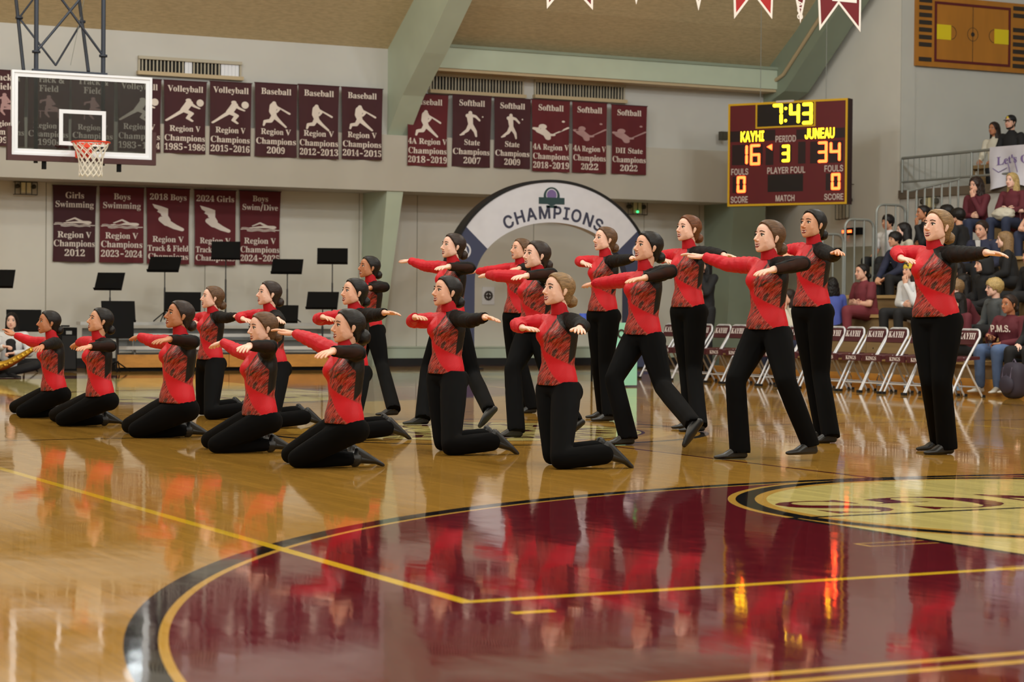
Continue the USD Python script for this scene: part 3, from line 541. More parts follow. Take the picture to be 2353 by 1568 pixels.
part(t, 'crest', up3(unary_union([Point(lx, lz).buffer(.15).difference(Point(lx, lz+.02).buffer(.105)), sbox(lx-.24, lz-.13, lx+.24, lz-.02), sbox(lx-.1, lz-.19, lx+.1, lz-.15)]), .004, AYP-.101), 'arch_green', False, 'dark green round crest')
part(t, 'crest_ball', up3(Point(lx, lz+.02).buffer(.09), .003, AYP-.101), 'marker_purple', False)
for sx in (-1, 1):
    c_ = (sx*(rxo+rxi)/2*.985, ac[2]+ryo*.30 if sx < 0 else ac[2]+ryo*.33)
    part(t, 'white_emblem', up3(unary_union([Point(c_).buffer(.13).difference(Point(c_).buffer(.1)), Polygon([(c_[0]-.05, c_[1]-.08), (c_[0]+.02, c_[1]+.09), (c_[0]+.07, c_[1]-.06)]).buffer(.01)]), .004, AYP-.101), 'arch_white', False)
for sx in (-1, 1): part(t, 'foot_plate', bx((ac[0]+sx*(rxo+rxi)/2-.35, AYP-.2, 0), (ac[0]+sx*(rxo+rxi)/2+.35, AYP+.2, .03)), 'arch_black', False)
# ================================================================ small things on the walls
def emlight(u0, u1, v0, v1, plane, label, green=False, axis='y', name='emergency_light', cat='emergency light', lens='lamp_lens'):
    """caged fixture on the wall plane y=plane or x=plane"""
    f_ = ony if axis == 'y' else onx
    a, b = f_(u0, v1, plane), f_(u1, v0, plane); h0, h1 = (a[0], b[0]) if axis == 'y' else (b[1], a[1]); z0, z1 = a[2], b[2]; wd = h1-h0
    Q = (lambda h, d, z: (h, plane-d, z)) if axis == 'y' else (lambda h, d, z: (plane-d, h, z))
    t = thing(name, label, cat, Q((h0+h1)/2, 0, z0))
    part(t, 'housing', bx(np.array(Q(h0+wd*.28, .09, z0+.03)), np.array(Q(h1-wd*.28, 0, z1))), lens, False)
    for x in np.linspace(h0, h1, 5): part(t, 'cage_bar', tube(Q(x, .1, z0), Q(x, .1, z1), .008, 6), 'lamp_case', True)
    for z in (z0, z1): part(t, 'cage_bar', tube(Q(h0, .1, z), Q(h1, .1, z), .008, 6), 'lamp_case', True)
    for x in (h0, h1):
        for z in (z0, z1): part(t, 'cage_bar', tube(Q(x, .1, z), Q(x, 0, z), .008, 6), 'lamp_case', True)
    for x in (h0+wd*.13, h1-wd*.13): part(t, 'lamp_head', tube(Q(x, .085, (z0+z1)/2+.03), Q(x, .015, (z0+z1)/2+.03), wd*.1, 14), 'lamp_case', True)
    if green: part(t, 'status_led', trimesh.creation.icosphere(2, .022).apply_translation(Q((h0+h1)/2, .1, z0+.05)), 'led_green', True)
emlight(31, 82, 420, 447, 34.08, 'caged emergency light left of the swimming banners')
emlight(1437, 1481, 466, 493, 34.08, 'caged emergency light with a green lamp right of the white archway', True)
emlight(2121, 2161, 452, 482, 22.88, 'caged emergency light on the white wall below the balcony', False, 'x')
emlight(1930, 1962, 424, 505, 22.88, 'wire-caged fixture on the side wall at the lower right of the scoreboard', False, 'x', 'caged_fixture', 'wall fixture', 'louver_metal')
a, b = ony(1108, 700, 34.09), ony(1136, 660, 34.09)
t = thing('poster', 'white sheet with a round dark emblem taped to the partition wall', 'poster', ((a[0]+b[0])/2, 34.09, a[2]))
part(t, 'sheet', bx((a[0], 34.085, a[2]), (b[0], 34.098, b[2])), 'paper', False); pc = ((a[0]+b[0])/2, (a[2]+b[2])/2)
part(t, 'emblem', upright(extr(unary_union([LineString([(.075*r*math.cos(q), .075*r*math.sin(q)) for q, r in zip(np.linspace(0, 6.283, 33), np.where(np.arange(33) % 2, .8, 1.05))]).buffer(.012), Point(0, 0).buffer(.035).difference(Point(0, 0).buffer(.018)), sbox(-.012, -.07, .012, .07), sbox(-.07, -.012, .07, .012)]), .003), (pc[0], 34.085, pc[1])), 'plaque_tag', False)
a = onx(1948, 541, 22.86); b = onx(1984, 523, 22.86)
t = thing('clock_display', 'small black display with red digits on the side wall', 'clock', (22.86, (a[1]+b[1])/2, a[2])); part(t, 'case', bx((22.76, b[1], a[2]), (22.87, a[1], b[2])), 'stand_black', False)
dm = (a[1]+b[1])/2
part(t, 'digits', [bx((22.755, dm-.02, a[2]+.04), (22.759, dm+.10, b[2]-.04)), bx((22.755, dm+.14, a[2]+.04), (22.759, dm+.26, b[2]-.04))], 'led_red', False)
a, b = ony(1655, 322, 33.0), ony(1670, 303, 33.0); solo('wall_box', 'small dark junction box on the wall left of the scoreboard', 'junction box', [bx((a[0], 32.96, a[2]), (b[0], 33.06, b[2])), bx((a[0]+.03, 32.95, a[2]+.03), (b[0]-.03, 32.96, b[2]-.03))], 'lamp_case', smooth=False)
# plaque: wooden court plan
Y3 = 29.97; pu = lambda u, v: ony(u, v, Y3)
x0, x1 = pu(2101, 80)[0], pu(2231, 80)[0]*2-pu(2101, 80)[0]; z0, z1 = pu(2101, 151)[2], 6.50
t = thing('court_plaque', 'large wooden plaque with a basketball court plan on the grey wall', 'plaque', ((x0+x1)/2, Y3, z0))
part(t, 'board', bx((x0, Y3-.05, z0), (x1, Y3+.005, z1)), 'plaque_wood', False); i0, i1 = pu(2143, 80)[0], x0+x1-pu(2143, 80)[0]; j0, j1 = z0+.09, z1-.09
part(t, 'court_border', frame(i0, i1, j0, j1, .045, Y3-.06, Y3-.05), 'plaque_maroon', False)
zm = (j0+j1)/2
for a_, b_ in ((i0+.045, i0+.36), (i1-.36, i1-.045)): part(t, 'yellow_key', bx((a_, Y3-.058, zm-.13), (b_, Y3-.05, zm+.13)), 'plaque_yellow', False)
part(t, 'court_plan_line', [bx(((i0+i1)/2-.004, Y3-.055, j0+.04), ((i0+i1)/2+.004, Y3-.05, j1-.04))]+[upright(extr(s, .004), ((i0+i1)/2, Y3-.05, zm)) for s in (Point(0, 0).buffer(.12).difference(Point(0, 0).buffer(.112)), Point(0, 0).buffer(.04))]+[upright(extr(Point(0, 0).buffer(.12).difference(Point(0, 0).buffer(.112)), .004), (x_, Y3-.05, zm)) for x_ in (i0+.36, i1-.36)], 'plaque_tag', False)
for side in (0, 1):
    xa, xb = (x0+.06, i0-.06) if side == 0 else (i1+.06, x1-.06)
    for k in range(9):
        if k == 1 and side == 0 or (side == 1 and k in (6,)): continue
        z = z0+.08+k*.128; part(t, 'name_tag', bx((xa, Y3-.057, z), (xb, Y3-.05, z+.075)), 'plaque_tag', False)
# pennants hung on a cord above the court
YP = 22.0; pen = []
def pennant(pts, m, label, txt=None):
    q = [ony(u, v, YP) for u, v in pts]; poly = Polygon([(p[0], p[2]) for p in q]); zt = 5.75; x0, x1 = min(p[0] for p in q), max(p[0] for p in q)
    # the cloth runs up to the cord above the picture
    full = Polygon([(p[0], p[2]) for p in q]); w_ = .028; t = thing('pennant', label, 'pennant', ((x0+x1)/2, YP, min(p[2] for p in q)))
    inn = full.buffer(-w_, join_style=2); Xt = lambda s, d, y: upright(extr(s, d), (0, y, 0))
    part(t, 'cloth', Xt(inn, .006, YP+.003), m, False); part(t, 'white_edge', Xt(full.difference(inn), .008, YP+.004), 'pennant_edge', False)
    if txt is not None: part(t, 'lettering', Xt(txt(full), .002, YP-.004), 'pennant_edge', False)
TOPV = -150
pennant([(1250, TOPV), (1257, 20), (1305, -40), (1362, 23), (1366, TOPV)], 'pennant_maroon', 'dark swallowtail pennant, leftmost above the court, only its white tips in view')
pennant([(1425, TOPV), (1462, 10), (1500, TOPV)], 'pennant_maroon', 'pointed pennant whose white tip shows just right of the leftmost pennant')
pennant([(1565, TOPV), (1605, 24), (1645, TOPV)], 'pennant_maroon', 'pointed pennant whose dark tip shows left of the bright red swallowtail')
pennant([(1682, TOPV), (1687, 43), (1730, -14), (1774, 44), (1782, TOPV)], 'pennant_red', 'bright red swallowtail pennant with white edges')
pennant([(1800, TOPV), (1839, 53), (1879, TOPV)], 'pennant_maroon', 'narrow pointed maroon pennant with vertical white letters', lambda f: affinity.translate(affinity.rotate(text_shape('ACC', .075, False, True)[0], -90, origin=(0, 0)), ony(1832, 20, YP)[0], ony(1838, 2, YP)[2]))
pennant([(1874, TOPV), (1883, 70), (1927, 9), (1977, 74), (1981, TOPV)], 'pennant_maroon', 'large maroon swallowtail pennant, rightmost above the scoreboard', lambda f: sbox(ony(1912, 0, YP)[0], ony(1900, 1, YP)[2], ony(1968, 0, YP)[0], ony(1900, -9, YP)[2]))
zc_ = ony(1600, TOPV, YP)[2]
solo('pennant_line', 'thin cord that carries the pennants above the court', 'cord', tube((9.5, YP, ony(1250, TOPV, YP)[2]+.03), (18., YP, ony(1981, TOPV, YP)[2]+.03), .008, 6), 'rail_grey')
# ================================================================ people
def nrm_(v): v = np.array(v, float); return v/max(np.linalg.norm(v), 1e-9)
def aff(c, R, s=(1, 1, 1)):
    """3x4 for Manifold.transform: local axes = columns of R, scaled"""
    A = np.zeros((3, 4)); A[:, :3] = np.array(R)*np.array(s); A[:, 3] = c; return A
SPH = Man.sphere(1.0, 16)
def ell(c, r, R=None):
    r = np.broadcast_to(r, 3); return SPH.transform(aff(c, np.eye(3) if R is None else R, r))
def hull(*ms): return Man.batch_hull(list(ms))
def chain(pts, rs, R=None):
    e = [ell(p, r, R) for p, r in zip(pts, rs)]; return [hull(a, b) for a, b in zip(e, e[1:])] if len(e) > 1 else e
def fuse(ms): return Man.batch_boolean(list(ms), manifold3d.OpType.Add)
def soften(m, L=.03, it=8, lam=.5):
    q = tm(m.refine_to_length(L)); q.merge_vertices()
    trimesh.smoothing.filter_taubin(q, lamb=lam, nu=lam+.02, iterations=it); return q
def toman(q):
    return Man(manifold3d.Mesh(np.asarray(q.vertices, np.float32), np.asarray(q.faces, np.uint32)))
def frame3(fwd, up=(0, 0, 1)):
    """columns: forward, left, up"""
    f = nrm_(fwd); u = np.array(up, float); u = nrm_(u-f*(u@f)); return np.stack([f, np.cross(u, f), u], 1)
# ---- head template: x forward, y left, z up, origin between the ears; life size, chin to crown .225
def make_head(smile=True, male=False):
    P = [ell((-.018, 0, .035), (.098, .077, .088)), hull(ell((.05, 0, .05), (.04, .055, .045)), ell((.058, .034, .0), (.03, .026, .03)), ell((.058, -.034, .0), (.03, .026, .03)), ell((.072, 0, -.083), (.020, .024, .016)), ell((.0, .046, -.046), .02), ell((.0, -.046, -.046), .02), ell((.036, .040, -.066), .018), ell((.036, -.040, -.066), .018), ell((.07, 0, -.05), (.025, .032, .03)), ell((.048, .040, -.045), (.028, .022, .026)), ell((.048, -.040, -.045), (.028, .022, .026)))]
    P += [ell((.058, s*.040, -.026), (.022, .024, .026)) for s in (-1, 1)]
    P += [hull(ell((.072, s*.03, .032), (.016, .02, .008)), ell((.078, s*.012, .03), (.012, .012, .008))) for s in (-1, 1)]
    h = fuse(P)
    for s in (-1, 1): h = h-ell((.102, s*.033, .012), (.024, .019, .0125))
    q = soften(h, .011, 14); h = toman(q)
    nose = hull(ell((.088, 0, .02), (.008, .007, .008)), ell((.111, 0, -.018), (.0105, .0105, .009)), ell((.092, 0, -.026), (.008, .009, .006))); al = [ell((.096, s*.012, -.024), (.010, .0075, .0075)) for s in (-1, 1)]
    ears = [hull(ell((-.010, s*.076, .008), (.014, .006, .021)), ell((-.005, s*.071, -.020), (.008, .005, .008)))-ell((-.006, s*.084, .004), (.008, .005, .012)) for s in (-1, 1)]
    h2 = fuse([h, nose]+al+ears); q = soften(h2, .008, 3, .4)
    lips = [hull(*[ell(p, (.006, .008, zr)) for p in pts]) for pts, zr in (([(.0945, 0, -.0485), (.089, .014, -.0475)], .0035), ([(.0945, 0, -.0485), (.089, -.014, -.0475)], .0035), ([(.089, .014, -.0475), (.074, .0315, -.040 if smile else -.049)], .003), ([(.089, -.014, -.0475), (.074, -.0315, -.040 if smile else -.049)], .003),
            ([(.0925, .008, -.0635 if smile else -.061), (.0925, -.008, -.0635 if smile else -.061)], .0048), ([(.0915, .008, -.063 if smile else -.0605), (.0755, .029, -.044 if smile else -.053)], .0035), ([(.0915, -.008, -.063 if smile else -.0605), (.0755, -.029, -.044 if smile else -.053)], .0035))]
    teeth = hull(ell((.0885, .013, -.0535), (.005, .010, .0065)), ell((.0885, -.013, -.0535), (.005, .010, .0065))) if smile else None
    eyes = [ell((.0755, s*.033, .0115), (.013, .0165, .0095)) for s in (-1, 1)]
    iris = [ell((.0862, s*.0345, .0115), (.0035, .0065, .0068)) for s in (-1, 1)]
    lash = [hull(ell((.086, s*.022, .0195), (.004, .004, .0022)), ell((.0885, s*.034, .0225), (.004, .005, .0026)), ell((.079, s*.049, .0175), (.004, .004, .0022))) for s in (-1, 1)]
    brow = [hull(ell((.0925, s*.017, .0385), (.003, .004, .0022)), ell((.090, s*.034, .0415), (.004, .005, .0022))) for s in (-1, 1)]+[hull(ell((.090, s*.034, .0415), (.004, .005, .0022)), ell((.078, s*.051, .0365), (.003, .004, .0016))) for s in (-1, 1)]
    T_ = lambda ms: tm(fuse(ms))
    return dict(skin=toman(q), lips=T_(lips), teeth=tm(teeth) if teeth is not None else None, eyes=T_(eyes), iris=T_(iris), lash=T_(lash), brow=T_(brow))
HEADS = {True: make_head(True), False: make_head(False)}
def hair_shell(kind):
    """scalp hair in the head frame"""
    off = {'sleek': .007, 'short': .016, 'crop': .009, 'long': .012, 'curly': .026, 'mop': .024}[kind]
    c = hull(ell((-.018, 0, .035), (.098+off, .077+off, .088+off)), ell((.02, 0, .055), (.07+off*.5, .066+off*.6, .066+off*.8)))
    if kind in ('sleek', 'crop'):
        c = fuse([c, hull(ell((-.05, 0, -.045), (.05, .052, .05)), ell((-.03, 0, .0), (.07, .07, .06)))])
        c = c.trim_by_plane(nrm_((-.185, 0, .112)), -.0085-0.0045*(kind == 'crop'))
        c = c-ell((.085, 0, -.01), (.078, .088, .085))
    elif kind in ('short', 'mop'):
        c = fuse([c, hull(ell((-.05, 0, -.03), (.05, .06, .05)), ell((-.03, 0, .0), (.08, .078, .06)))]); c = c-ell((.10, 0, -.035), (.085, .10, .092))
        c = c-hull(ell((.01, .09, -.06), (.03, .03, .05)), ell((.01, -.09, -.06), (.03, .03, .05)))
    else:
        c = fuse([c, hull(ell((-.04, 0, .02), (.08+off, .08+off, .07)), ell((-.05, 0, -.15), (.055+off, .085+off*1.6, .05)), ell((-.02, 0, -.24), (.04+off, .095+off*1.5, .06)))]); c = c-hull(ell((.10, 0, .005), (.085, .062, .095)), ell((.10, 0, -.2), (.10, .06, .10)))
    q = soften(c, .018, 4)
    if kind in ('curly', 'mop', 'short', 'long'):
        n_ = q.vertex_normals; k = {'curly': .016, 'mop': .010, 'short': .005, 'long': .005}[kind]; q.vertices = q.vertices+n_*((meshkit.fbm(q.vertices*[70, 70, 40 if kind != 'long' else 12], 2)-.5)[:, None]*k*2)
    return q
HAIR = {k: hair_shell(k) for k in ('sleek', 'short', 'crop', 'long', 'curly', 'mop')}
# ---- hand template: x to the fingertips, z back of the hand, y thumb side
def make_hand(curl=.12):
    P = [hull(ell((.0, 0, 0), (.02, .022, .016)), ell((.03, .02, 0), (.018, .016, .012)), ell((.03, -.02, 0), (.018, .014, .012)), ell((.083, .029, .001), (.011, .010, .010)), ell((.083, -.026, -.002), (.010, .009, .009)), ell((.088, 0, .003), (.011, .012, .010)))]
    for y, L, r, sp in ((.028, .070, .0085, .05), (.0095, .079, .0088, .01), (-.009, .073, .0085, -.03), (-.0265, .058, .0075, -.09)):
        p = np.array([.086, y, .001]); a = -curl*.5; pts = [p.copy()]
        for f in (.45, .32, .23): p = p+L*f*np.array([math.cos(a), sp, math.sin(a)]); pts.append(p.copy()); a -= curl*1.6
        P += chain(pts, [r, r*.96, r*.9, r*.78])
    P += chain([(.022, .026, -.006), (.050, .046, -.012), (.075, .053, -.014), (.096, .051, -.013)], [.014, .0115, .0098, .0082])
    return P
def hand_mesh(curl): return soften(fuse(make_hand(curl)), .010, 3, .4)
HANDS = {c: toman(hand_mesh(c)) for c in (.12, .75)}
def place_hand(wrist, tip, back, left, curl=.12, k=1.):
    """back: direction the back of the hand faces"""
    x = nrm_(np.array(tip)-wrist); z = np.array(back, float); z = nrm_(z-x*(z@x)); y = np.cross(z, x); s = 1. if not left else -1.
    # right hand palm down, fingers forward: thumb points to the left (+y); left hand is mirrored
    R = np.stack([x, y*s, z], 1); return HANDS[curl].transform(aff(wrist, R, (k, k, k)))
def shoe(ank, toe_dir, up, k=1., flat=True):
    """jazz-boot foot; ank = ankle joint, toe_dir along the sole, up away from the sole"""
    x = nrm_(toe_dir); z = np.array(up, float); z = nrm_(z-x*(z@x)); y = np.cross(z, x); R = np.stack([x, y, z], 1)
    g = lambda a, b, c: np.array(ank)+k*(R@np.array([a, b, c]))
    m = fuse([hull(ell(g(0, 0, .02), (.034*k, .032*k, .04*k), R), ell(g(-.028, 0, -.045), (.024*k, .027*k, .022*k), R)), hull(ell(g(-.028, 0, -.045), (.024*k, .027*k, .022*k), R), ell(g(.0, 0, -.03), (.03*k, .030*k, .03*k), R), ell(g(.10, .002, -.05), (.032*k, .036*k, .019*k), R)), hull(ell(g(.0, 0, .0), (.03*k, .030*k, .03*k), R), ell(g(.07, 0, -.035), (.03*k, .032*k, .024*k), R), ell(g(.10, .002, -.05), (.032*k, .036*k, .019*k), R)),
              hull(ell(g(.10, .002, -.05), (.032*k, .036*k, .019*k), R), ell(g(.155, -.002, -.056), (.022*k, .022*k, .013*k), R))])
    return m, g
# ---- materials of people
def skinmat(name, c):
    c = lin(*c); usdkit.material(stage, '/World/Looks/'+name, {'tc': ('texture_coordinate', {}), 'n': ('noise_texture', {'scale': 14., 'detail': 2.}), 'r': ('rgb_ramp', {'ramp': [(.3, tuple(np.array(c)*[.96, .9, .88])), (.7, tuple(np.array(c)*1.03))]}),
        'p': ('principled_bsdf', {'roughness': .5, 'subsurface_weight': .12, 'subsurface_scale': .01, 'specular_ior_level': .4})}, [('tc.object', 'n.vector'), ('n.fac', 'r.fac'), ('r.color', 'p.base_color')], surface='p.BSDF'); MATS[name] = UsdShade.Material.Get(stage, '/World/Looks/'+name)
skinmat('skin_fair', (238, 194, 176)); skinmat('skin_light', (230, 180, 156)); skinmat('skin_olive', (212, 160, 130)); skinmat('skin_tan', (184, 126, 92)); skinmat('skin_brown', (160, 104, 74))
mat('lip_red', (128, 34, 40), .35); mat('lip_natural', (176, 100, 92), .45); mat('tooth', (240, 232, 222), .3); mat('eye_white', (232, 228, 222), .25); mat('iris_dark', (40, 26, 20), .15); mat('lash_black', (22, 16, 16), .6); mat('brow_dark', (50, 34, 28), .8); mat('brow_light', (116, 84, 60), .8)
def hairmat(name, c, rough=.48):
    c = np.array(lin(*c)); usdkit.material(stage, '/World/Looks/'+name, {'tc': ('texture_coordinate', {}), 'm': ('mapping', {'scale': (8, 60, 60)}), 'n': ('noise_texture', {'scale': 2.5, 'detail': 4.}), 'r': ('rgb_ramp', {'ramp': [(.3, tuple(c*.6)), (.7, tuple(np.minimum(c*1.4, 1)))]}), 'b': ('bump', {'strength': .35, 'distance': .004}),
        'p': ('principled_bsdf', {'roughness': rough, 'specular_ior_level': .3})}, [('tc.object', 'm.vector'), ('m.vector', 'n.vector'), ('n.fac', 'r.fac'), ('r.color', 'p.base_color'), ('n.fac', 'b.height'), ('b.normal', 'p.normal')], surface='p.BSDF'); MATS[name] = UsdShade.Material.Get(stage, '/World/Looks/'+name)
hairmat('hair_black', (24, 20, 20)); hairmat('hair_dark', (46, 34, 30)); hairmat('hair_brown', (92, 66, 46)); hairmat('hair_light', (132, 104, 72)); hairmat('hair_auburn', (104, 62, 38)); hairmat('hair_blond', (176, 150, 98), .45)
mat('trouser_black', (8, 8, 9), .9, spec=.1, var=.06, scale=12); mat('boot_black', (20, 21, 23), .42); mat('sole_black', (14, 14, 15), .6); mat('sleeve_red', (198, 14, 36), .6, spec=.3, var=.05, scale=10, bump=.12, bscale=18); mat('collar_red', (182, 12, 28), .6, spec=.3, bump=.12, bscale=24)
c0 = lin(20, 18, 19)
usdkit.material(stage, '/World/Looks/mesh_sleeve', {'d': ('principled_bsdf', {'base_color': (.004, .0036, .0038), 'roughness': .75, 'specular_ior_level': .2}), 't': ('transparent_bsdf', {'color': (.58, .44, .38)}), 'w': ('layer_weight', {'blend': .35}), 'r': ('map_range', {'from_min': 0., 'from_max': .5, 'to_min': .58, 'to_max': 1.}), 'm': ('mix_closure', {})},
                [('w.facing', 'r.value'), ('r.result', 'm.fac'), ('t.BSDF', 'm.closure1'), ('d.BSDF', 'm.closure2')], surface='m.closure'); MATS['mesh_sleeve'] = UsdShade.Material.Get(stage, '/World/Looks/mesh_sleeve')
# ---- the costume top: zones in (angle round the body, height) from the uv set
class G:
    """small node graph writer"""
    def __init__(s): s.n, s.l, s.i = {}, [], 0
    def add(s, kind, inp, links=()):
        k = f'k{s.i:03d}'; s.i += 1; s.n[k] = (kind, inp); s.l += [(a, k+'.'+b) for a, b in links]; return k
    def math(s, op, a, b=None, c=None):
        inp = {'math_type': op}; L = []
        for nm, v in (('value1', a), ('value2', b), ('value3', c)):
            if v is None: continue
            if isinstance(v, str): L.append((v, nm))
            else: inp[nm] = float(v)
        return s.add('math', inp, L)+'.value'
    def lt(s, a, b, w):                 # soft step: 1 where a < b
        d = s.math('subtract', b, a); return s.add('map_range', {'from_min': -w, 'from_max': w, 'to_min': 0., 'to_max': 1., 'clamp': True}, [(d, 'value')])+'.result'
    def mixc(s, f, a, b):
        inp = {}; L = [(f, 'fac')]
        for nm, v in (('a', a), ('b', b)):
            if isinstance(v, str): L.append((v, nm))
            else: inp[nm] = v
        return s.add('mix_color', inp, L)+'.result'
def costume(name):
    g = G(); uv = g.add('uvmap', {'attribute': 'st'}); sp = g.add('separate_xyz', {}, [(uv+'.UV', 'vector')])
    a = g.math('multiply_add', sp+'.x', 360., -180.); h = sp+'.y'
    # stretched zebra field
    mt_ = g.add('mapping', {'scale': (.80, .45, 1.)}, [(uv+'.UV', 'vector')]); mr_ = g.add('mapping', {'rotation': (0, 0, -.62)}, [(mt_+'.vector', 'vector')]); mp = g.add('mapping', {'scale': (8., 34., 1.)}, [(mr_+'.vector', 'vector')])
    n1 = g.add('noise_texture', {'scale': .62, 'detail': 2.5, 'distortion': .7}, [(mp+'.vector', 'vector')])
    field = g.add('rgb_ramp', {'ramp': [(.30, lin(30, 16, 16)), (.40, lin(74, 30, 24)), (.48, lin(168, 46, 30)), (.58, lin(178, 40, 32)), (.66, lin(84, 36, 28)), (.74, lin(30, 20, 20))]}, [(n1+'.fac', 'fac')])
    mr2 = g.add('mapping', {'rotation': (0, 0, -.78)}, [(mt_+'.vector', 'vector')]); mp2 = g.add('mapping', {'scale': (22., 190., 1.)}, [(mr2+'.vector', 'vector')])
    n2 = g.add('noise_texture', {'scale': .8, 'detail': 2., 'distortion': .8}, [(mp2+'.vector', 'vector')])
    st = g.add('rgb_ramp', {'ramp': [(.53, (0, 0, 0)), (.57, (1, 1, 1)), (.61, (0, 0, 0))]}, [(n2+'.fac', 'fac')])
    stf = g.math('multiply', g.add('rgb_to_bw', {}, [(st+'.color', 'color')])+'.val', .42)
    dk = g.add('rgb_ramp', {'ramp': [(.40, (1, 1, 1)), (.46, (0, 0, 0))]}, [(n2+'.fac', 'fac')]); dkf = g.math('multiply', g.add('rgb_to_bw', {}, [(dk+'.color', 'color')])+'.val', .7)
    pat = g.mixc(dkf, field+'.color', lin(28, 16, 16)); pat = g.mixc(stf, pat, lin(206, 170, 162))
    red, blk = lin(200, 14, 30), lin(13, 12, 13)
    # left edge of the patterned field (red beyond it): a > -10+..h
    e1 = g.math('multiply', g.math('power', g.math('maximum', g.math('subtract', h, .52), 0.), 2.), 330.); e1 = g.math('add', e1, -22.)
    inside = g.lt(e1, a, 5.)
    # lower edge: h > .46-.0017*(a+25)
    low = g.math('multiply_add', a, -.0017, .44); up_ = g.lt(low, h, .012)
    main = g.math('multiply', inside, up_)
    low2 = g.math('multiply_add', a, -.0042, .27); tail = g.lt(h, low2, .012); tail = g.math('multiply', tail, g.lt(-170., a, 5.))
    hip = g.math('multiply', g.lt(112., a, 4.), g.lt(h, g.math('multiply_add', g.math('subtract', a, 112.), .0035, .0), .012))
    m = g.math('maximum', main, g.math('maximum', tail, hip))
    col = g.mixc(m, red, pat)
    dag = g.math('multiply', g.lt(80., a, 1.5), g.lt(g.math('multiply_add', g.math('subtract', a, 80.), .0040, .30), h, .01)); col = g.mixc(dag, col, blk)
    yoke = g.math('multiply', g.lt(24., a, 3.), g.lt(g.math('multiply_add', g.math('subtract', a, 24.), -.0052, .965), h, .012)); col = g.mixc(yoke, col, blk)
    back = g.lt(a, -110., 3.); col = g.mixc(back, col, blk)
    ro = g.math('multiply_add', g.math('multiply', m, stf), -.45, .52)
    bmp = g.add('bump', {'strength': .18, 'distance': .006}, [(n2+'.fac', 'height')])
    p = g.add('principled_bsdf', {'specular_ior_level': .35}, [(col, 'base_color'), (ro, 'roughness'), (bmp+'.normal', 'normal')])
    usdkit.material(stage, '/World/Looks/'+name, g.n, g.l, surface=p+'.BSDF'); MATS[name] = UsdShade.Material.Get(stage, '/World/Looks/'+name)
costume('dance_top')
# ---- joints from the photograph: every joint is solved on its pixel ray with the limb's real length
def onray(u, v, c, L, far):
    """point on pixel ray (u,v) at distance L from c; far: the farther of the two; else closest approach"""
    d = nrm_(ray(u, v)); t0 = d@(np.array(c)-CAM); p0 = CAM+d*t0; h2 = L*L-((p0-c)@(p0-c))
    return p0 if h2 <= 0 else CAM+d*(t0+(1 if far else -1)*math.sqrt(h2))
def person_parts(t, hd, skin, hair, hairkind, head_c, HFm, k=1., bun=True, lips='lip_red', brow='brow_dark', smile=True, bun_scale=1., extra=None):
    """facial parts and hair, placed with the head frame HFm (columns forward,left,up)"""
    M4 = np.eye(4); M4[:3, :3] = HFm*k; M4[:3, 3] = head_c
    mv = lambda q: q.copy().apply_transform(M4)
    f = part(t, 'lips', mv(hd['lips']), lips, True)
    if hd['teeth'] is not None: part(t, 'teeth', mv(hd['teeth']), 'tooth', True)
    e = part(t, 'eyes', mv(hd['eyes']), 'eye_white', True); part(e, 'irises', mv(hd['iris']), 'iris_dark', True); part(e, 'eyelashes', mv(hd['lash']), 'lash_black', True)
    part(t, 'eyebrows', mv(hd['brow']), brow, True)
    if hairkind:
        h = part(t, 'hair', mv(HAIR[hairkind]), hair, True)
        if bun:
            b = trimesh.creation.icosphere(3, 1.); v = b.vertices; v = v*(1+.16*(meshkit.fbm(v*2.3+7, 2)-.5)[:, None]); b.vertices = v*np.array([.040, .045, .042])*bun_scale+[-.108, 0, -.055]; part(h, 'hair_bun', mv(b), hair, True)
    return M4
def bone(a, b, ra, rb, mid=None):
    a, b = np.array(a), np.array(b)
    if mid is None: return [hull(ell(a, ra), ell(b, rb))]
    m = a+(b-a)*.33; return [hull(ell(a, ra), ell(m, mid)), hull(ell(m, mid), ell(b, rb))]
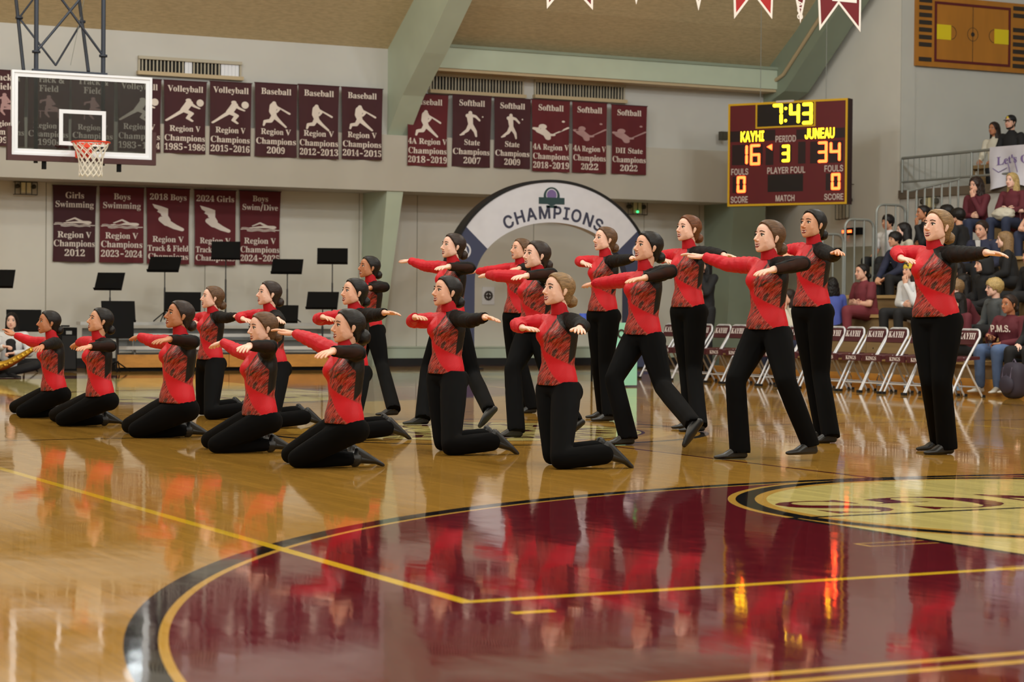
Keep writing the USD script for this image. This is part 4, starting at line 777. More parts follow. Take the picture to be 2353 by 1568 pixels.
def dancer(label, D, px, az=48, headaz=62, tilt=6, skin='skin_light', hair='hair_dark', kneel=0, k=1., smile=True, brow='brow_dark', bun=1., fat=1., armR_far=True, elL_far=False, wrL_far=False, chest_push=0.):
    """px: pixels of head, neck, pelvis, and of knees, ankles, toes (n = near/left, f = far/right), and arms (shoulder, elbow, wrist, tip); D: depth of the pelvis"""
    s = .95*k; g = {n_: (np.array(v) if not isinstance(v, bool) else v) for n_, v in px.items()}
    pel = ondepth(*g['pelvis'], D); neck = ondepth(*g['neck'], D+chest_push)
    A = math.radians(az); Fc = -math.sin(A)*HR-math.cos(A)*HF; Lc = math.cos(A)*HR-math.sin(A)*HF
    spine = nrm_(neck-pel); Fc = nrm_(Fc-spine*(Fc@spine)); Lc = np.cross(spine, Fc)
    Rt = np.stack([Fc, Lc, spine], 1); H_ = np.linalg.norm(neck-pel)
    at = lambda f, fr=0., lf=0.: pel+spine*H_*f+Fc*fr*s+Lc*lf*s
    shL, shR = at(.90, -.01, .155), at(.90, -.01, -.155)
    if 'shL' in g: shL = ondepth(*g['shL'], float((shL-CAM)@FW))
    if 'shR' in g: shR = ondepth(*g['shR'], float((shR-CAM)@FW))
    UA, FA = .265*s, .235*s
    elR = onray(*g['elR'], shR, UA, armR_far); wrR = onray(*g['wrR'], elR, FA, g['wrRfar'] if 'wrRfar' in g else True)
    elL = onray(*g['elL'], shL, UA, elL_far); wrL = onray(*g['wrL'], elL, FA, wrL_far)
    hl = .172*s; tipR = onray(*g['tipR'], wrR, hl, bool(g.get('tipRfar', True))); tipL = onray(*g['tipL'], wrL, hl, wrL_far)
    hipL, hipR = at(.02, -.01, .078), at(.02, -.01, -.078)
    J = {}
    Bk = math.sin(math.radians(72))*HR+math.cos(math.radians(72))*HF       # along the shins of a kneeling dancer, away from her knees
    for q, hp in (('n', hipL), ('f', hipR)):
        if kneel:
            kn = onz(*g['kn'+q], float(g.get('knz', .062*s))); Dk = float((kn-CAM)@FW)
            L_ = (g['an'+q][0]-g['kn'+q][0])*Dk/FPX/math.sin(math.radians(72)); L_ = min(max(L_, .30*s), .46*s)
            ak = kn+Bk*L_; ak[2] = g['anz'+q]; ph_ = math.radians(45 if kneel == 2 else 33); to = ak+(Bk*math.cos(ph_)-np.array([0, 0, math.sin(ph_)]))*.16*s
        else:
            ak = onz(*g['an'+q], float(g.get('anz'+q, .070*s))); kn = onray(*g['kn'+q], hp, .42*s, False)
            fa_ = math.radians(66 if q == 'n' else 72); to = ak-(math.sin(fa_)*HR+math.cos(fa_)*HF)*.15*s; to[2] = .03
        J[q] = (hp, kn, ak, to)
    base = np.array([pel[0], pel[1], 0.]); t = thing('dancer', label, 'person', base)
    # head
    Ah = math.radians(headaz); ff = -math.sin(Ah)*HR-math.cos(Ah)*HF; ff = nrm_(ff+np.array([0, 0, math.tan(math.radians(tilt))])); HFm = frame3(ff)
    hd = HEADS[smile]; hc = ondepth(*g['head'], float((neck-CAM)@FW)-.01); hk = .93*k
    # body
    B = []
    def torso(e=0., f=1.):
        r = lambda a, b, c: np.array([b*f+e, a*f+e, c+e])*s       # side, front, up -> local (front, side, up)
        L = [ell(at(.0, -.005), r(.150, .105, .085), Rt), ell(at(.16, 0), r(.145, .100, .05), Rt), ell(at(.36, .0), r(.113, .082, .05), Rt), ell(at(.55, .0), r(.124, .092, .05), Rt), ell(at(.72, .0), r(.138, .096, .05), Rt), ell(at(.86, -.01), r(.130, .075, .04), Rt), ell(at(.95, -.012), r(.075, .052, .03), Rt)]
        out = [hull(x, y) for x, y in zip(L, L[1:])]
        for sd in (-1, 1): out += [hull(ell(at(.70, .062, sd*.062), (.054+e)*s*f), ell(at(.80, .02, sd*.07), (.05+e)*s)), hull(ell(at(.70, .062, sd*.062), (.050+e)*s*f), ell(at(.58, .03, sd*.055), (.045+e)*s))]
        return out
    B += torso(-.006); B += [hull(ell(at(.93, -.012), .055*s), ell(at(1.0, .0), .046*s)), hull(ell(at(1.0), .046*s), ell(hc-HFm[:, 2]*.05-HFm[:, 0]*.02, .048*s))]
    for sh in (shL, shR): B.append(hull(ell(at(.85, -.01, .07 if sh is shL else -.07), .042*s), ell(sh, .040*s)))
    for sh, el, wr in ((shL, elL, wrL), (shR, elR, wrR)): B += bone(sh, el, .040*s, .033*s, .039*s)+bone(el, wr, .033*s, .023*s, .033*s)
    for q in 'nf':
        hp, kn, ak, to = J[q]; B += bone(hp, kn, .062*s, .046*s, .062*s)+bone(kn, ak, .044*s, .030*s, .042*s)
    body = soften(fuse(B), .045, 6); Bm = toman(body)
    hdm = hd['skin'].transform(aff(hc, HFm*hk)); up = np.array([0, 0, 1.])
    hL = place_hand(wrL, tipL, up-.25*Fc, True, k=.95*k); hR = place_hand(wrR, tipR, up, False, k=.95*k)
    full = fuse([Bm, hdm, hL, hR]); part(t, 'body', tm(full), skin, True)
    person_parts(t, hd, skin, hair, 'sleek', hc, HFm, hk, True, 'lip_red', brow, smile, bun)
    # top with collar
    tp = torso(.009, fat)+[hull(ell(at(.93, -.012), .062*s), ell(at(.985, -.004), .054*s))]
    for sd, sh in ((1, shL), (-1, shR)): tp.append(hull(ell(at(.84, -.01, sd*.07), .06*s), ell(sh+(at(.86, 0, sd*.07)-sh)*.25, .055*s)))
    hem = nrm_(spine+np.array([0, 0, .0])); top = soften(fuse(tp), .022, 8); hemz = .075
    top = tm(toman(top).trim_by_plane(hem, float(hem@at(hemz)))); top.merge_vertices()
    v = top.vertices-pel; hh = (v@spine)/H_; aa = np.degrees(np.arctan2(v@Lc, v@Fc)); uv = np.c_[aa/360.+.5, np.clip((hh-hemz)/(1-hemz), 0, 1)]
    part(t, 'costume_top', top, 'dance_top', True, 'red, black and zebra patterned top', uv=uv)
    col = fuse([hull(ell(at(.955, -.008), .062*s, Rt), ell(at(1.0, .002), .0545*s, Rt)), hull(ell(at(1.0, .002), .0545*s, Rt), ell(at(1.09, .008)*1.0, .0515*s, Rt))]).trim_by_plane(nrm_(spine-.12*Fc), float(nrm_(spine-.12*Fc)@at(.955, .0))); cn = nrm_(-spine+.25*Fc)
    col = col.trim_by_plane(cn, float(cn@at(1.13, .012))); part(t, 'turtleneck_collar', tm(col), 'collar_red', 40)
    def sleeve(sh, el, wr, e):
        w2 = el+(wr-el)*.93; m = soften(fuse(bone(sh+(at(.86)-sh)*.18, el, .053*s, .043*s+e, .051*s+e)+bone(el, w2, .043*s+e, .031*s+e*.5, .041*s+e)), .02, 6); d = nrm_(el-wr)
        v = m.vertices; ax_ = ((v-sh)@nrm_(el-sh)); m.vertices = v+m.vertex_normals*(.0045*s*np.sin(ax_*95+6*meshkit.noise(v*11)*2)*meshkit.noise(v*16+5))[:, None]
        return tm(toman(m)-ell(w2-d*.062, .068*s).trim_by_plane(-d, float(-d@w2)))
    part(t, 'right_sleeve', sleeve(shR, elR, wrR, .006), 'sleeve_red', True, 'red long sleeve'); part(t, 'left_sleeve', sleeve(shL, elL, wrL, .006), 'mesh_sleeve', True, 'sheer black mesh sleeve')
    # trousers
    tr = [hull(ell(at(.12, -.004), np.array([.100, .145, .03])*s, Rt), ell(at(.0, -.01), np.array([.112, .160, .09])*s*[fat, fat, 1], Rt)), ell(at(.0, -.045, .075), .088*s*fat), ell(at(.0, -.045, -.075), .088*s*fat)]
    for q in 'nf':
        hp, kn, ak, to = J[q]; sd = 1 if q == 'n' else -1; hp2 = hp
        tr += bone(hp2, kn, .098*s*fat, .066*s, .092*s*fat); d = nrm_(ak-kn)
        if kneel == 1: tr += bone(kn, ak-d*.045, .064*s, .046*s, .062*s)
        else: tr += [hull(ell(kn, .066*s), ell(kn+(ak-kn)*.35, .067*s)), hull(ell(kn+(ak-kn)*.35, .067*s), ell(ak+d*(-.015 if kneel else (.035 if ak[2] < .105 else .0)), (.066 if kneel else (.068 if ak[2] < .105 else .058))*s))]
    tr = soften(fuse(tr), .03, 9); tr = toman(tr).trim_by_plane(-spine, float(-spine@at(.13)))
    for q in 'nf':
        hp, kn, ak, to = J[q]; d = nrm_(kn-ak)
        if not kneel:
            dn_ = nrm_(d*.55+np.array([0, 0, .45])); cutp = ak-d*(.034 if ak[2] < .105 else .015); blob = ell(ak-d*.13, .14*s); tr = tr-blob.trim_by_plane(-dn_, float(-dn_@cutp))
    tr = tr.trim_by_plane((0, 0, 1), .004); part(t, 'trousers', tm(tr), 'trouser_black', True, 'black flared trousers')
    for q in 'nf':
        hp, kn, ak, to = J[q]; dd = to-ak
        if kneel: m, _ = shoe(ak, dd+np.array([0, 0, .0]), np.cross(np.cross(dd, kn-ak), dd) if False else (nrm_(np.array([0, 0, -1.]))+0*dd), s*(1.12 if kneel == 2 else 1.02))
        else: m, _ = shoe(ak, dd*[1, 1, 0] if ak[2] < .12 else dd, (0, 0, 1) if ak[2] < .12 else nrm_(kn-ak)+np.array([0, 0, .6]), s)
        m = fuse([m, hull(ell(ak, .040*s), ell(ak+nrm_(kn-ak)*.07, .037*s))]); m = m.trim_by_plane((0, 0, 1), .003); part(t, 'boot', tm(m), 'boot_black', True)
    return t
def nrm_2(v): v = np.array(v, float); return v/np.linalg.norm(v)
# ================================================================ bleachers on the right
XS = lambda r: 16.75+.61*r
ZS = lambda r: .40+.275*r
YA, YE = 13.0, 25.6
bl_ = thing('bleachers', 'wooden pull-out bleachers along the right sideline', 'bleachers', (19.4, (YA+YE)/2, 0))
for r in range(9):
    x, z = XS(r), ZS(r); ye = YE+.6 if r == 0 else (YE if r != 2 else YE+.1); ny = 6; ys = np.linspace(YA, ye, ny+1)
    for a, b in zip(ys, ys[1:]):
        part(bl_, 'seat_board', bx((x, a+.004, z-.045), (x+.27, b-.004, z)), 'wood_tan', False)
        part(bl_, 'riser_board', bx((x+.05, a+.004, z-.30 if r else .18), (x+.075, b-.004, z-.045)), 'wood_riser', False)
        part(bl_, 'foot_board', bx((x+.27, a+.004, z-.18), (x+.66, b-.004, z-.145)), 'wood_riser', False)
    part(bl_, 'end_panel', bx((x+.06, ye-.03, 0), (x+.66, ye, z-.05)), 'wood_riser', False)
for a, b in zip(np.linspace(YA, YE+.9, 7), np.linspace(YA, YE+.9, 7)[1:]): part(bl_, 'base_board', bx((16.70, a+.004, .0), (16.78, b-.004, .19)), 'wood_orange', False)
# balcony at the head of the bleachers with its railing
bal = setting('trim_4'); part(bal, 'balcony_slab', bx((22.9, 12, 2.99), (31.5, 29.97, 3.06)), 'lamp_case', False); part(bal, 'balcony_front', bx((22.85, 12, 2.95), (22.9, 29.97, 3.09)), 'pad_brown', False); part(bal, 'lower_wall', bx((22.9, 12, 0), (23.1, 29.97, 2.99)), 'white_wall', False)
XRL = 22.84
t = thing('balcony_railing', 'grey steel balcony railing with thin vertical bars, above the bleachers', 'railing', (XRL, 26, 3.02))
yt, yb = 29.85, 20.0
part(t, 'top_rail', tube((XRL, yb, 3.66), (XRL, yt, 3.64), .024), 'rail_grey'); part(t, 'bottom_rail', tube((XRL, yb, 3.25), (XRL, yt, 3.23), .02), 'rail_grey')
for i, y in enumerate(np.arange(yt, yb, -1.85)): part(t, 'post', tube((XRL, y, 3.05), (XRL, y, 3.64), .022), 'rail_grey')
for y in np.arange(yt-.16, yb, -.155): part(t, 'bar', tube((XRL, y, 3.24), (XRL, y, 3.64), .008, 6), 'rail_grey')
# stepped end guard rails of the bleachers
t = thing('guard_rail', 'stepped grey tubular guard rails at the far end of the bleachers', 'railing', (19.5, YE+.25, 0)); yg = YE+.28
def guard(u0, u1, vt, zb, n, nm='rail_hoop'):
    a, b = ony(u0, vt, yg), ony(u1, vt, yg); x0, x1, zt = a[0], b[0], a[2]; r = .12
    pts = [(x0, yg, zb), (x0, yg, zt-r)]+[(x0+r-r*math.cos(q), yg, zt-r+r*math.sin(q)) for q in np.linspace(.2, math.pi/2, 5)]+[(x1-r+r*math.sin(q), yg, zt-r+r*math.cos(q)) for q in np.linspace(0, math.pi/2-.2, 5)]+[(x1, yg, zt-r), (x1, yg, zb)]
    part(t, nm, polytube(pts, .020, 8), 'rail_grey')
    for k in range(1, n+1): x = x0+(x1-x0)*k/(n+1); part(t, 'upright', tube((x, yg, zb), (x, yg, zt), .014, 8), 'rail_grey')
guard(1890, 1938, 538, .05, 1); guard(1942, 2007, 504, .05, 2); guard(2014, 2080, 470, .3, 2)
for u, vt in ((2086, 438), (2106, 432), (2125, 428), (2145, 424), (2164, 420), (2183, 416), (2202, 412)): a = ony(u, vt, yg); part(t, 'upright', tube((a[0], yg, .6), (a[0], yg, a[2]), .017, 8), 'rail_grey')
a0, a1 = ony(2086, 440, yg), ony(2204, 412, yg); part(t, 'sloped_rail', tube(a0, a1, .02, 8), 'rail_grey')
# bed-sheet sign on the balcony railing
xx, yy = np.meshgrid(np.linspace(0, 1, 40), np.linspace(0, 1, 24)); pa = onx(2272, 335, XRL-.05); ybn = np.linspace(pa[1], pa[1]-2.0, 40)
def sheet_pt(s, q):  # s along, q down
    y = pa[1]-.02-2.0*s+.03*q*np.sin(s*9); z = 3.68-.02*s-.80*q*(1-.22*np.maximum(0, np.sin(s*4.2+.5)))-.02*np.sin(s*14)*q; x = XRL-.045-.05*q*np.sin(s*23)-.03*np.sin(q*6+s*5)*q
    return np.stack([x, y, z], -1)
def sheetmesh(off=0.): 
    f = sheet_pt(xx, yy).reshape(-1, 3); b = f+[.006, 0, 0]; n = len(f); F = []
    for j in range(23):
        for i in range(39): k = j*40+i; F += [[k, k+1, k+41], [k, k+41, k+40]]
    F = np.array(F); return trimesh.Trimesh(np.r_[f, b], np.r_[F[:, ::-1], F+n], process=False)
t = thing('bedsheet_sign', 'white bed sheet sign with purple marker writing hung over the balcony railing', 'sign', (XRL-.05, pa[1]-1, 2.8)); part(t, 'cloth', sheetmesh(), 'bedsheet', True)
s = text_c("Let's Go", .16, .62, -.36, True); mm = extr(s.segmentize(.03), .004); v = mm.vertices; w_ = sheet_pt(v[:, 0]/2.0, -v[:, 1]/.8)-np.array([.004, 0, 0])-v[:, 2:3]*[1, 0, 0]; mm.vertices = w_; part(t, 'writing', mm, 'marker_purple', False)
part(t, 'writing', [tube(sheet_pt(np.array(a), np.array(b))-[.008, 0, 0], sheet_pt(np.array(c), np.array(d))-[.008, 0, 0], .006, 5) for a, b, c, d in ((.06, .5, .12, .62), (.12, .62, .2, .55), (.3, .3, .36, .7), (.22, .45, .25, .75))], 'marker_purple', True)
solo('balcony_bench', 'brown wooden bench on the balcony behind the railing', 'bench', [bx((23.3, 26.3, 3.40), (23.7, 28.6, 3.46)), bx((23.4, 26.35, 3.06), (23.45, 28.55, 3.40)), bx((23.3, 26.3, 3.06), (23.7, 26.36, 3.40)), bx((23.3, 28.54, 3.06), (23.7, 28.6, 3.40))], 'wood_riser', smooth=False)
# ================================================================ folding chairs
CHX = 15.98
def make_chair(y):
    """faces -x; built at its place"""
    t = thing('folding_chair', None, 'chair', (CHX, y, 0), 'maroon folding chairs in a row along the far sideline'); w2 = .192; P_ = lambda x, yy_, z: (CHX+x, y+yy_, z)
    for s in (-1, 1):
        pts = [P_(-.30, s*w2, .0), P_(-.12, s*w2, .34), P_(.12, s*w2, .70)]+[P_(.12+.02*math.sin(q)+.03*(1-math.cos(q))*0, s*(w2-.07+.07*math.cos(q)), .70+.085*math.sin(q)) for q in np.linspace(.15, math.pi/2, 6)]+[P_(.145, 0, .785)]
        part(t, 'side_tube', polytube(pts, .0155, 8), 'chair_steel', True)
        part(t, 'rear_leg', polytube([P_(-.09, s*(w2-.03), .46), P_(.05, s*(w2-.03), .22), P_(.20, s*(w2-.03), 0)], .013, 8), 'chair_steel', True)
        part(t, 'foot_cap', bx(P_(-.325, s*w2-.018, 0), P_(-.275, s*w2+.018, .03)), 'rubber_black', False); part(t, 'foot_cap', bx(P_(.185, s*(w2-.03)-.018, 0), P_(.225, s*(w2-.03)+.018, .03)), 'rubber_black', False)
    for a_, b_, r_ in ((P_(-.235, -w2, .12), P_(-.235, w2, .12), .010), (P_(.12, -w2+.03, .12), P_(.12, w2-.03, .12), .010), (P_(-.06, -w2, .41), P_(-.06, w2, .41), .012)): part(t, 'cross_bar', tube(a_, b_, r_, 8), 'chair_steel', True)
    seat = trimesh.creation.box((.40, .355, .035)); seat.apply_transform(trimesh.transformations.rotation_matrix(-.07, [0, 1, 0])); seat.apply_translation(P_(-.06, 0, .445)); part(t, 'seat', seat, 'chair_vinyl', False)
    fr = bx(P_(-.285, -.185, .385), P_(-.262, .185, .46)); part(t, 'seat_front', fr, 'chair_vinyl', False)
    bk = trimesh.creation.box((.025, .345, .165)); bk.apply_transform(trimesh.transformations.rotation_matrix(.30, [0, 1, 0])); bk.apply_translation(P_(.102, 0, .69)); part(t, 'backrest', bk, 'chair_vinyl', False)
    zd = nrm_2((math.sin(.30), 0, math.cos(.30)))
    part(t, 'backrest_lettering', upright(extr(text_c('KAYHI', .078, 0, -.02, True, maxw=.30), .003), np.array(P_(.102, 0, .69))-np.array([math.cos(.3), 0, -math.sin(.3)])*.0145, (0, -1, 0), zd), 'chair_print', False, 'white KAYHI lettering')
    part(t, 'seat_lettering', upright(extr(text_c('KINGS', .046, 0, 0, True), .002), P_(-.286, 0, .40), (0, -1, 0)), 'chair_print', False, 'white KINGS lettering')
    return t
ys = [19.75+.44*i for i in range(16)]; ch0 = make_chair(ys[0]); CHL = 'maroon KAYHI folding chair nearest the seated woman in jeans, end of the row'
stage.GetPrimAtPath(ch0.path).SetCustomDataByKey('label', CHL)
words = 'second third fourth fifth sixth seventh eighth ninth tenth eleventh twelfth thirteenth fourteenth fifteenth sixteenth'.split()
for i, y in enumerate(ys[1:]): dup(ch0, (CHX+(.01 if i % 2 else -.012), y, 0), (i*37 % 7-3)*.12, f'maroon KAYHI folding chair, {words[i]} from the near end of the sideline row')
# bottles and bags by the chairs
def bottle(u, v, label, h=.22):
    p = onz(u, v); t = thing('water_bottle', label, 'bottle', p, 'clear water bottles on the floor by the chairs'); prof = [(0, 0), (.032, 0), (.034, .01), (.034, h*.62), (.03, h*.72), (.014, h*.88), (.013, h*.92), (0, h*.92)]
    q = trimesh.creation.revolve(prof, sections=16); q.apply_translation(p); part(t, 'body', q, 'bottle_clear', 30)
    c = trimesh.creation.cylinder(.0155, h*.09, sections=12); c.apply_translation(p+[0, 0, h*.955]); part(t, 'cap', c, 'board_white', 30)
    l = trimesh.creation.cylinder(.0348, h*.22, sections=16); l.apply_translation(p+[0, 0, h*.42]); part(t, 'paper_label', l, 'marker_blue', 30)
bottle(1951, 893, 'clear water bottle under the chairs, right of the dancer below the scoreboard'); bottle(2020, 899, 'clear water bottle on the floor under the middle chairs'); bottle(2204, 911, 'clear water bottle beside the last chair, by the seated woman in jeans'); bottle(2083, 904, 'clear water bottle on the floor just left of the far right dancer')
p = onz(2330, 917); p = np.array([16.35, onx(2330, 900, 16.35)[1], 0]); t = thing('backpack', 'dark striped backpack on the floor beside the woman in jeans', 'bag', p)
q = trimesh.creation.icosphere(3, 1.); v = q.vertices; v = np.sign(v)*np.abs(v)**.7*[.12, .17, .21]; v[:, 2] += .21; q.vertices = np.maximum(v+p, [-99, -99, .003]); part(t, 'bag_body', q, 'bag_dark', True); part(t, 'front_pocket', trimesh.creation.icosphere(2, 1.).apply_scale((.05, .12, .11)).apply_translation(p+[-.11, 0, .16]), 'bag_dark', True)
part(t, 'strap', [polytube([p+[-.10, s_, .08], p+[-.125, s_, .2], p+[-.09, s_, .36]], .012, 6) for s_ in (-.07, .0, .07)], 'bag_strap', True); part(t, 'top_loop', polytube([p+[0, -.04, .40], p+[0, 0, .45], p+[0, .04, .40]], .01, 6), 'bag_strap', True)
# ================================================================ band area
YBk = 32.3
t = thing('portable_bleacher', 'low aluminium bench bleacher with a wooden base behind the dancers', 'bleachers', (11.8, 32.0, 0))
q = lambda u, v, y: ony(u, v, y)
x0b, x1b = q(268, 830, 31.2)[0], q(772, 830, 31.2)[0]
for k, (va, vb) in enumerate(((813, 843),)):
    z0, z1 = 0.06, q(500, 815, 31.2)[2]
    n = 4; xs_ = np.linspace(x0b, x1b, n+1)
    for a, b in zip(xs_, xs_[1:]): part(t, 'base_plank', bx((a+.004, 31.2, z0), (b-.004, 31.25, z1)), 'wood_orange', False)
    part(t, 'base_frame', bx((x0b, 31.25, 0), (x1b, 32.9, z0+.04)), 'stand_black', False)
tiers = ((31.35, 796, 265, 770), (31.95, 767, 262, 775), (32.55, 741, 180, 780))
for y, v_, ua, ub in tiers:
    xa, xb, z = q(ua, v_, y)[0], q(ub, v_, y)[0], q(480, v_, y)[2]
    part(t, 'bench_plank', [bx((xa, y-.12, z-.05), (xb, y+.12, z))], 'bench_white', False)
    part(t, 'riser_panel', bx((xa+.1, y+.13, z-.28), (xb-.1, y+.15, z-.10)), 'alu_side', False)
    for x in np.linspace(xa+.3, xb-.3, 4): part(t, 'bench_leg', [tube((x, y, .05), (x, y, z-.05), .02, 8)], 'alu_side', True)
def stand_geo(t, b, rot, deskz, w=.52, h=.33, tilt=.5, baseh=0.):
    R = trimesh.transformations.rotation_matrix(rot, [0, 0, 1])
    def pl(m): m.apply_transform(R); m.apply_translation(b); return m
    d = trimesh.creation.box((w, .012, h)); lip = trimesh.creation.box((w, .06, .012)); lip.apply_translation((0, -.03, -h/2)); d = trimesh.util.concatenate([d, lip]); d.apply_transform(trimesh.transformations.rotation_matrix(-tilt, [1, 0, 0])); d.apply_translation((0, 0, deskz)); part(t, 'desk', pl(d), 'stand_black', False)
    part(t, 'pole', pl(trimesh.util.concatenate([tube((0, .02, .04), (0, .02, deskz*.6), .014, 8), tube((0, .02, deskz*.6), (0, .02, deskz-.02), .009, 8)])), 'stand_pole', True)
    part(t, 'tripod_base', pl(trimesh.util.concatenate([tube((0, .02, .16), (.24*math.cos(a), .02+.24*math.sin(a), .012), .010, 6) for a in (.5, 2.6, 4.7)])), 'stand_black', True)
STANDS = [(252, 647, 32.55, .7, .35, .6, 'music stand with tilted desk, highest at left below the girls swimming banner'), (272, 716, 31.2, .0, -.1, .35, 'music stand with wide desk behind the second front-row dancer'), (378, 608, 32.55, .7, .3, .75, 'music stand with long pole overlapping the 2018 boys track banner'),
          (420, 694, 31.5, .0, .1, .45, 'music stand with wide desk left of the brown-haired kneeling dancer'), (519, 576, 32.6, .7, .1, .5, 'music stand overlapping the 2024 girls track banner'), (660, 613, 32.5, .7, .25, .75, 'music stand just below the right end of the lower banners'),
          (764, 589, 32.6, .7, .15, .65, 'music stand highest at right beside the green column'), (741, 691, 31.5, .0, .3, .6, 'music stand low at right, left of the red-sleeved kneeling dancer'), (648, 722, 31.3, .0, .2, .6, 'music stand half hidden behind the kneeling dancer with a pointing fist'), (55, 737, 31.0, .0, -.05, .3, 'music stand behind the seated saxophone player'), (268, 752, 30.9, .0, .0, .2, 'low dark music stand behind the front-row dancers'), (-6, 641, 32., .0, .2, .6, 'music stand at the left edge of the picture')]
for i, (u, v_, y, bz, rot, tl_, lab) in enumerate(STANDS):
    p = ony(u, v_, y); b = np.array([p[0], y, bz if bz else 0.]); 
    if bz: b[2] = q(480, 741, 32.55)[2]
    t = thing('music_stand', lab, 'music stand', b, 'black music stands of the band'); wide = {1: .50, 3: .55, 9: .5, 4: .46, 0: .44}.get(i, .50)
    stand_geo(t, b, -rot-.25, p[2]-b[2], wide, .33, tl_)
p = ony(158, 852, 31.0); zt = ony(158, 753, 31.0)[2]; xa, xb = ony(139, 800, 31.0)[0], ony(177, 800, 31.0)[0]
t = thing('amplifier', 'tall black amplifier cabinet behind the front-row dancers', 'amplifier', (p[0], 31.2, 0)); part(t, 'cabinet', bx((xa, 31.0, .02), (xb, 31.4, zt)), 'speaker_black', False); part(t, 'grille_cloth', bx((xa+.02, 30.99, .05), (xb-.02, 31.0, zt-.12)), 'rubber_black', False); part(t, 'control_panel', bx((xa+.08, 30.992, zt-.10), (xb-.08, 31.0, zt-.05)), 'alu_side', False); part(t, 'handle', tube((xa+.06, 31.2, zt+.02), (xb-.06, 31.2, zt+.02), .012, 8), 'stand_black')
# tables in the gap right of the front dancers
D0 = 27.5; P0 = lambda u, v: ondepth(u, v, D0)
a, b = P0(1420, 860), P0(1446, 798); t = thing('draped_table', 'small table with white top and mint green cloth between two dancers', 'table', ((a[0]+b[0])/2, (a[1]+b[1])/2, 0)); c_ = (a+b)/2; zt = b[2]
part(t, 'top', bx(c_*[1, 1, 0]+[-.15, -.15, zt-.03], c_*[1, 1, 0]+[.12, .2, zt]), 'paper', False); part(t, 'cloth', bx(c_*[1, 1, 0]+[-.145, -.145, .02], c_*[1, 1, 0]+[.115, .195, zt-.03]), 'mint_cloth', False)
a, b = P0(1417, 793), P0(1442, 742); cc_ = (a+b)/2; t = thing('display_board', 'mint green display board with a dark ring emblem standing on the draped table', 'board', (cc_[0], cc_[1], zt)); part(t, 'panel', bx((a[0]-.02, cc_[1]+.02, zt), (b[0]+.01, cc_[1]+.05, b[2])), 'mint_cloth', False)
part(t, 'ring_emblem', upright(extr(Point(0, 0).buffer(.06).difference(Point(0, 0).buffer(.035)), .004), (cc_[0], cc_[1]+.018, cc_[2])), 'plaque_tag', False)
D0 = 29.; a, b = P0(1300, 790), P0(1356, 736); t = thing('folding_table', 'dark folding table behind the right kneeling dancer', 'table', ((a[0]+b[0])/2, (a[1]+b[1])/2, 0)); c_ = np.array([(a[0]+b[0])/2, (a[1]+b[1])/2, 0]); zt = b[2]
part(t, 'top', bx(c_+[-.45, -.3, zt-.04], c_+[.45, .3, zt]), 'paper', False)
for sx in (-1, 1): part(t, 'leg_frame', [tube(c_+[sx*.36, -.25, 0], c_+[sx*.36, -.25, zt-.03], .015, 8), tube(c_+[sx*.36, .25, 0], c_+[sx*.36, .25, zt-.03], .015, 8), tube(c_+[sx*.36, -.25, .1], c_+[sx*.36, .25, .1], .012, 8)], 'stand_black', True)
p = P0(1343, 728); tb = c_+[(p-c_)[0], 0, zt]
solo('blue_tub', 'small blue tub on the folding table', 'tub', trimesh.creation.revolve([(0, 0), (.05, 0), (.055, .09), (.048, .09), (.045, .01), (0, .01)], sections=20).apply_translation(tb), 'cap_blue')
p = P0(1316, 725); q2 = trimesh.creation.icosphere(2, 1.).apply_scale((.09, .08, .06)).apply_translation(c_+[-.22, 0, zt+.055]); solo('dark_pouch', 'dark soft pouch on the folding table', 'pouch', q2, 'bag_dark', smooth=True)
d_ = lambda **k: k
def feet(nk, na, nt, fk, fa, ft, zn=None, zf=None):
    r = dict(knn=nk, ann=na, ton=nt, knf=fk, anf=fa, tof=ft)
    if zn is not None: r['anzn'] = zn
    if zf is not None: r['anzf'] = zf
    return r
def dep(u, v): return float((onz(u, v)-CAM)@FW)
def kneel_feet(knx, kny, ax, ay, tx, ty, off=16, dy=-9):
    """near leg pixels; the far leg is seen a little left and higher"""
    return dict(knn=(knx+off, kny-4), ann=(ax, ay), ton=(tx, ty), knf=(knx, kny-14), anf=(ax-off*.9, ay+dy), tof=(tx-off*.9, ty+dy), anzn=.052, anzf=.052)
DN = []
def add(label, D, px, ft, **kw): DN.append((label, D, {**px, **ft}, kw))
# sitting on their heels, front row
add('front-row kneeling dancer nearest the saxophone player, right hand raised', dep(80, 962)-.0, d_(head=(112, 744), neck=(119, 776), pelvis=(124, 908), elL=(118, 790), wrL=(96, 797), tipL=(84, 806), elR=(74, 786), wrR=(36, 771), tipR=(10, 753), shL=(130, 788), shR=(106, 788)),
    kneel_feet(36, 950, 138, 953, 168, 960), kneel=1, skin='skin_tan', hair='hair_black', tilt=4, k=.97, smile=True)
add('kneeling dancer second from the left in the front row, both hands tucked at her chest', dep(200, 983), d_(head=(230, 740), neck=(226, 776), pelvis=(230, 922), elL=(256, 796), wrL=(206, 797), tipL=(180, 803), elR=(194, 786), wrR=(180, 788), tipR=(172, 800), shL=(244, 790), shR=(210, 788)),
    kneel_feet(128, 968, 238, 972, 272, 977), kneel=1, skin='skin_olive', hair='hair_black', tilt=10, k=.98)
add('kneeling dancer third from the left in the front row, dark bun with blond streaks', dep(380, 1008), d_(head=(412, 728), neck=(414, 768), pelvis=(406, 940), elL=(444, 786), wrL=(388, 780), tipL=(354, 787), elR=(352, 785), wrR=(321, 774), tipR=(306, 779), shL=(430, 786), shR=(384, 786)),
    kneel_feet(298, 992, 430, 988, 470, 1003), kneel=1, skin='skin_tan', hair='hair_dark', tilt=9, k=1.04, fat=1.1)
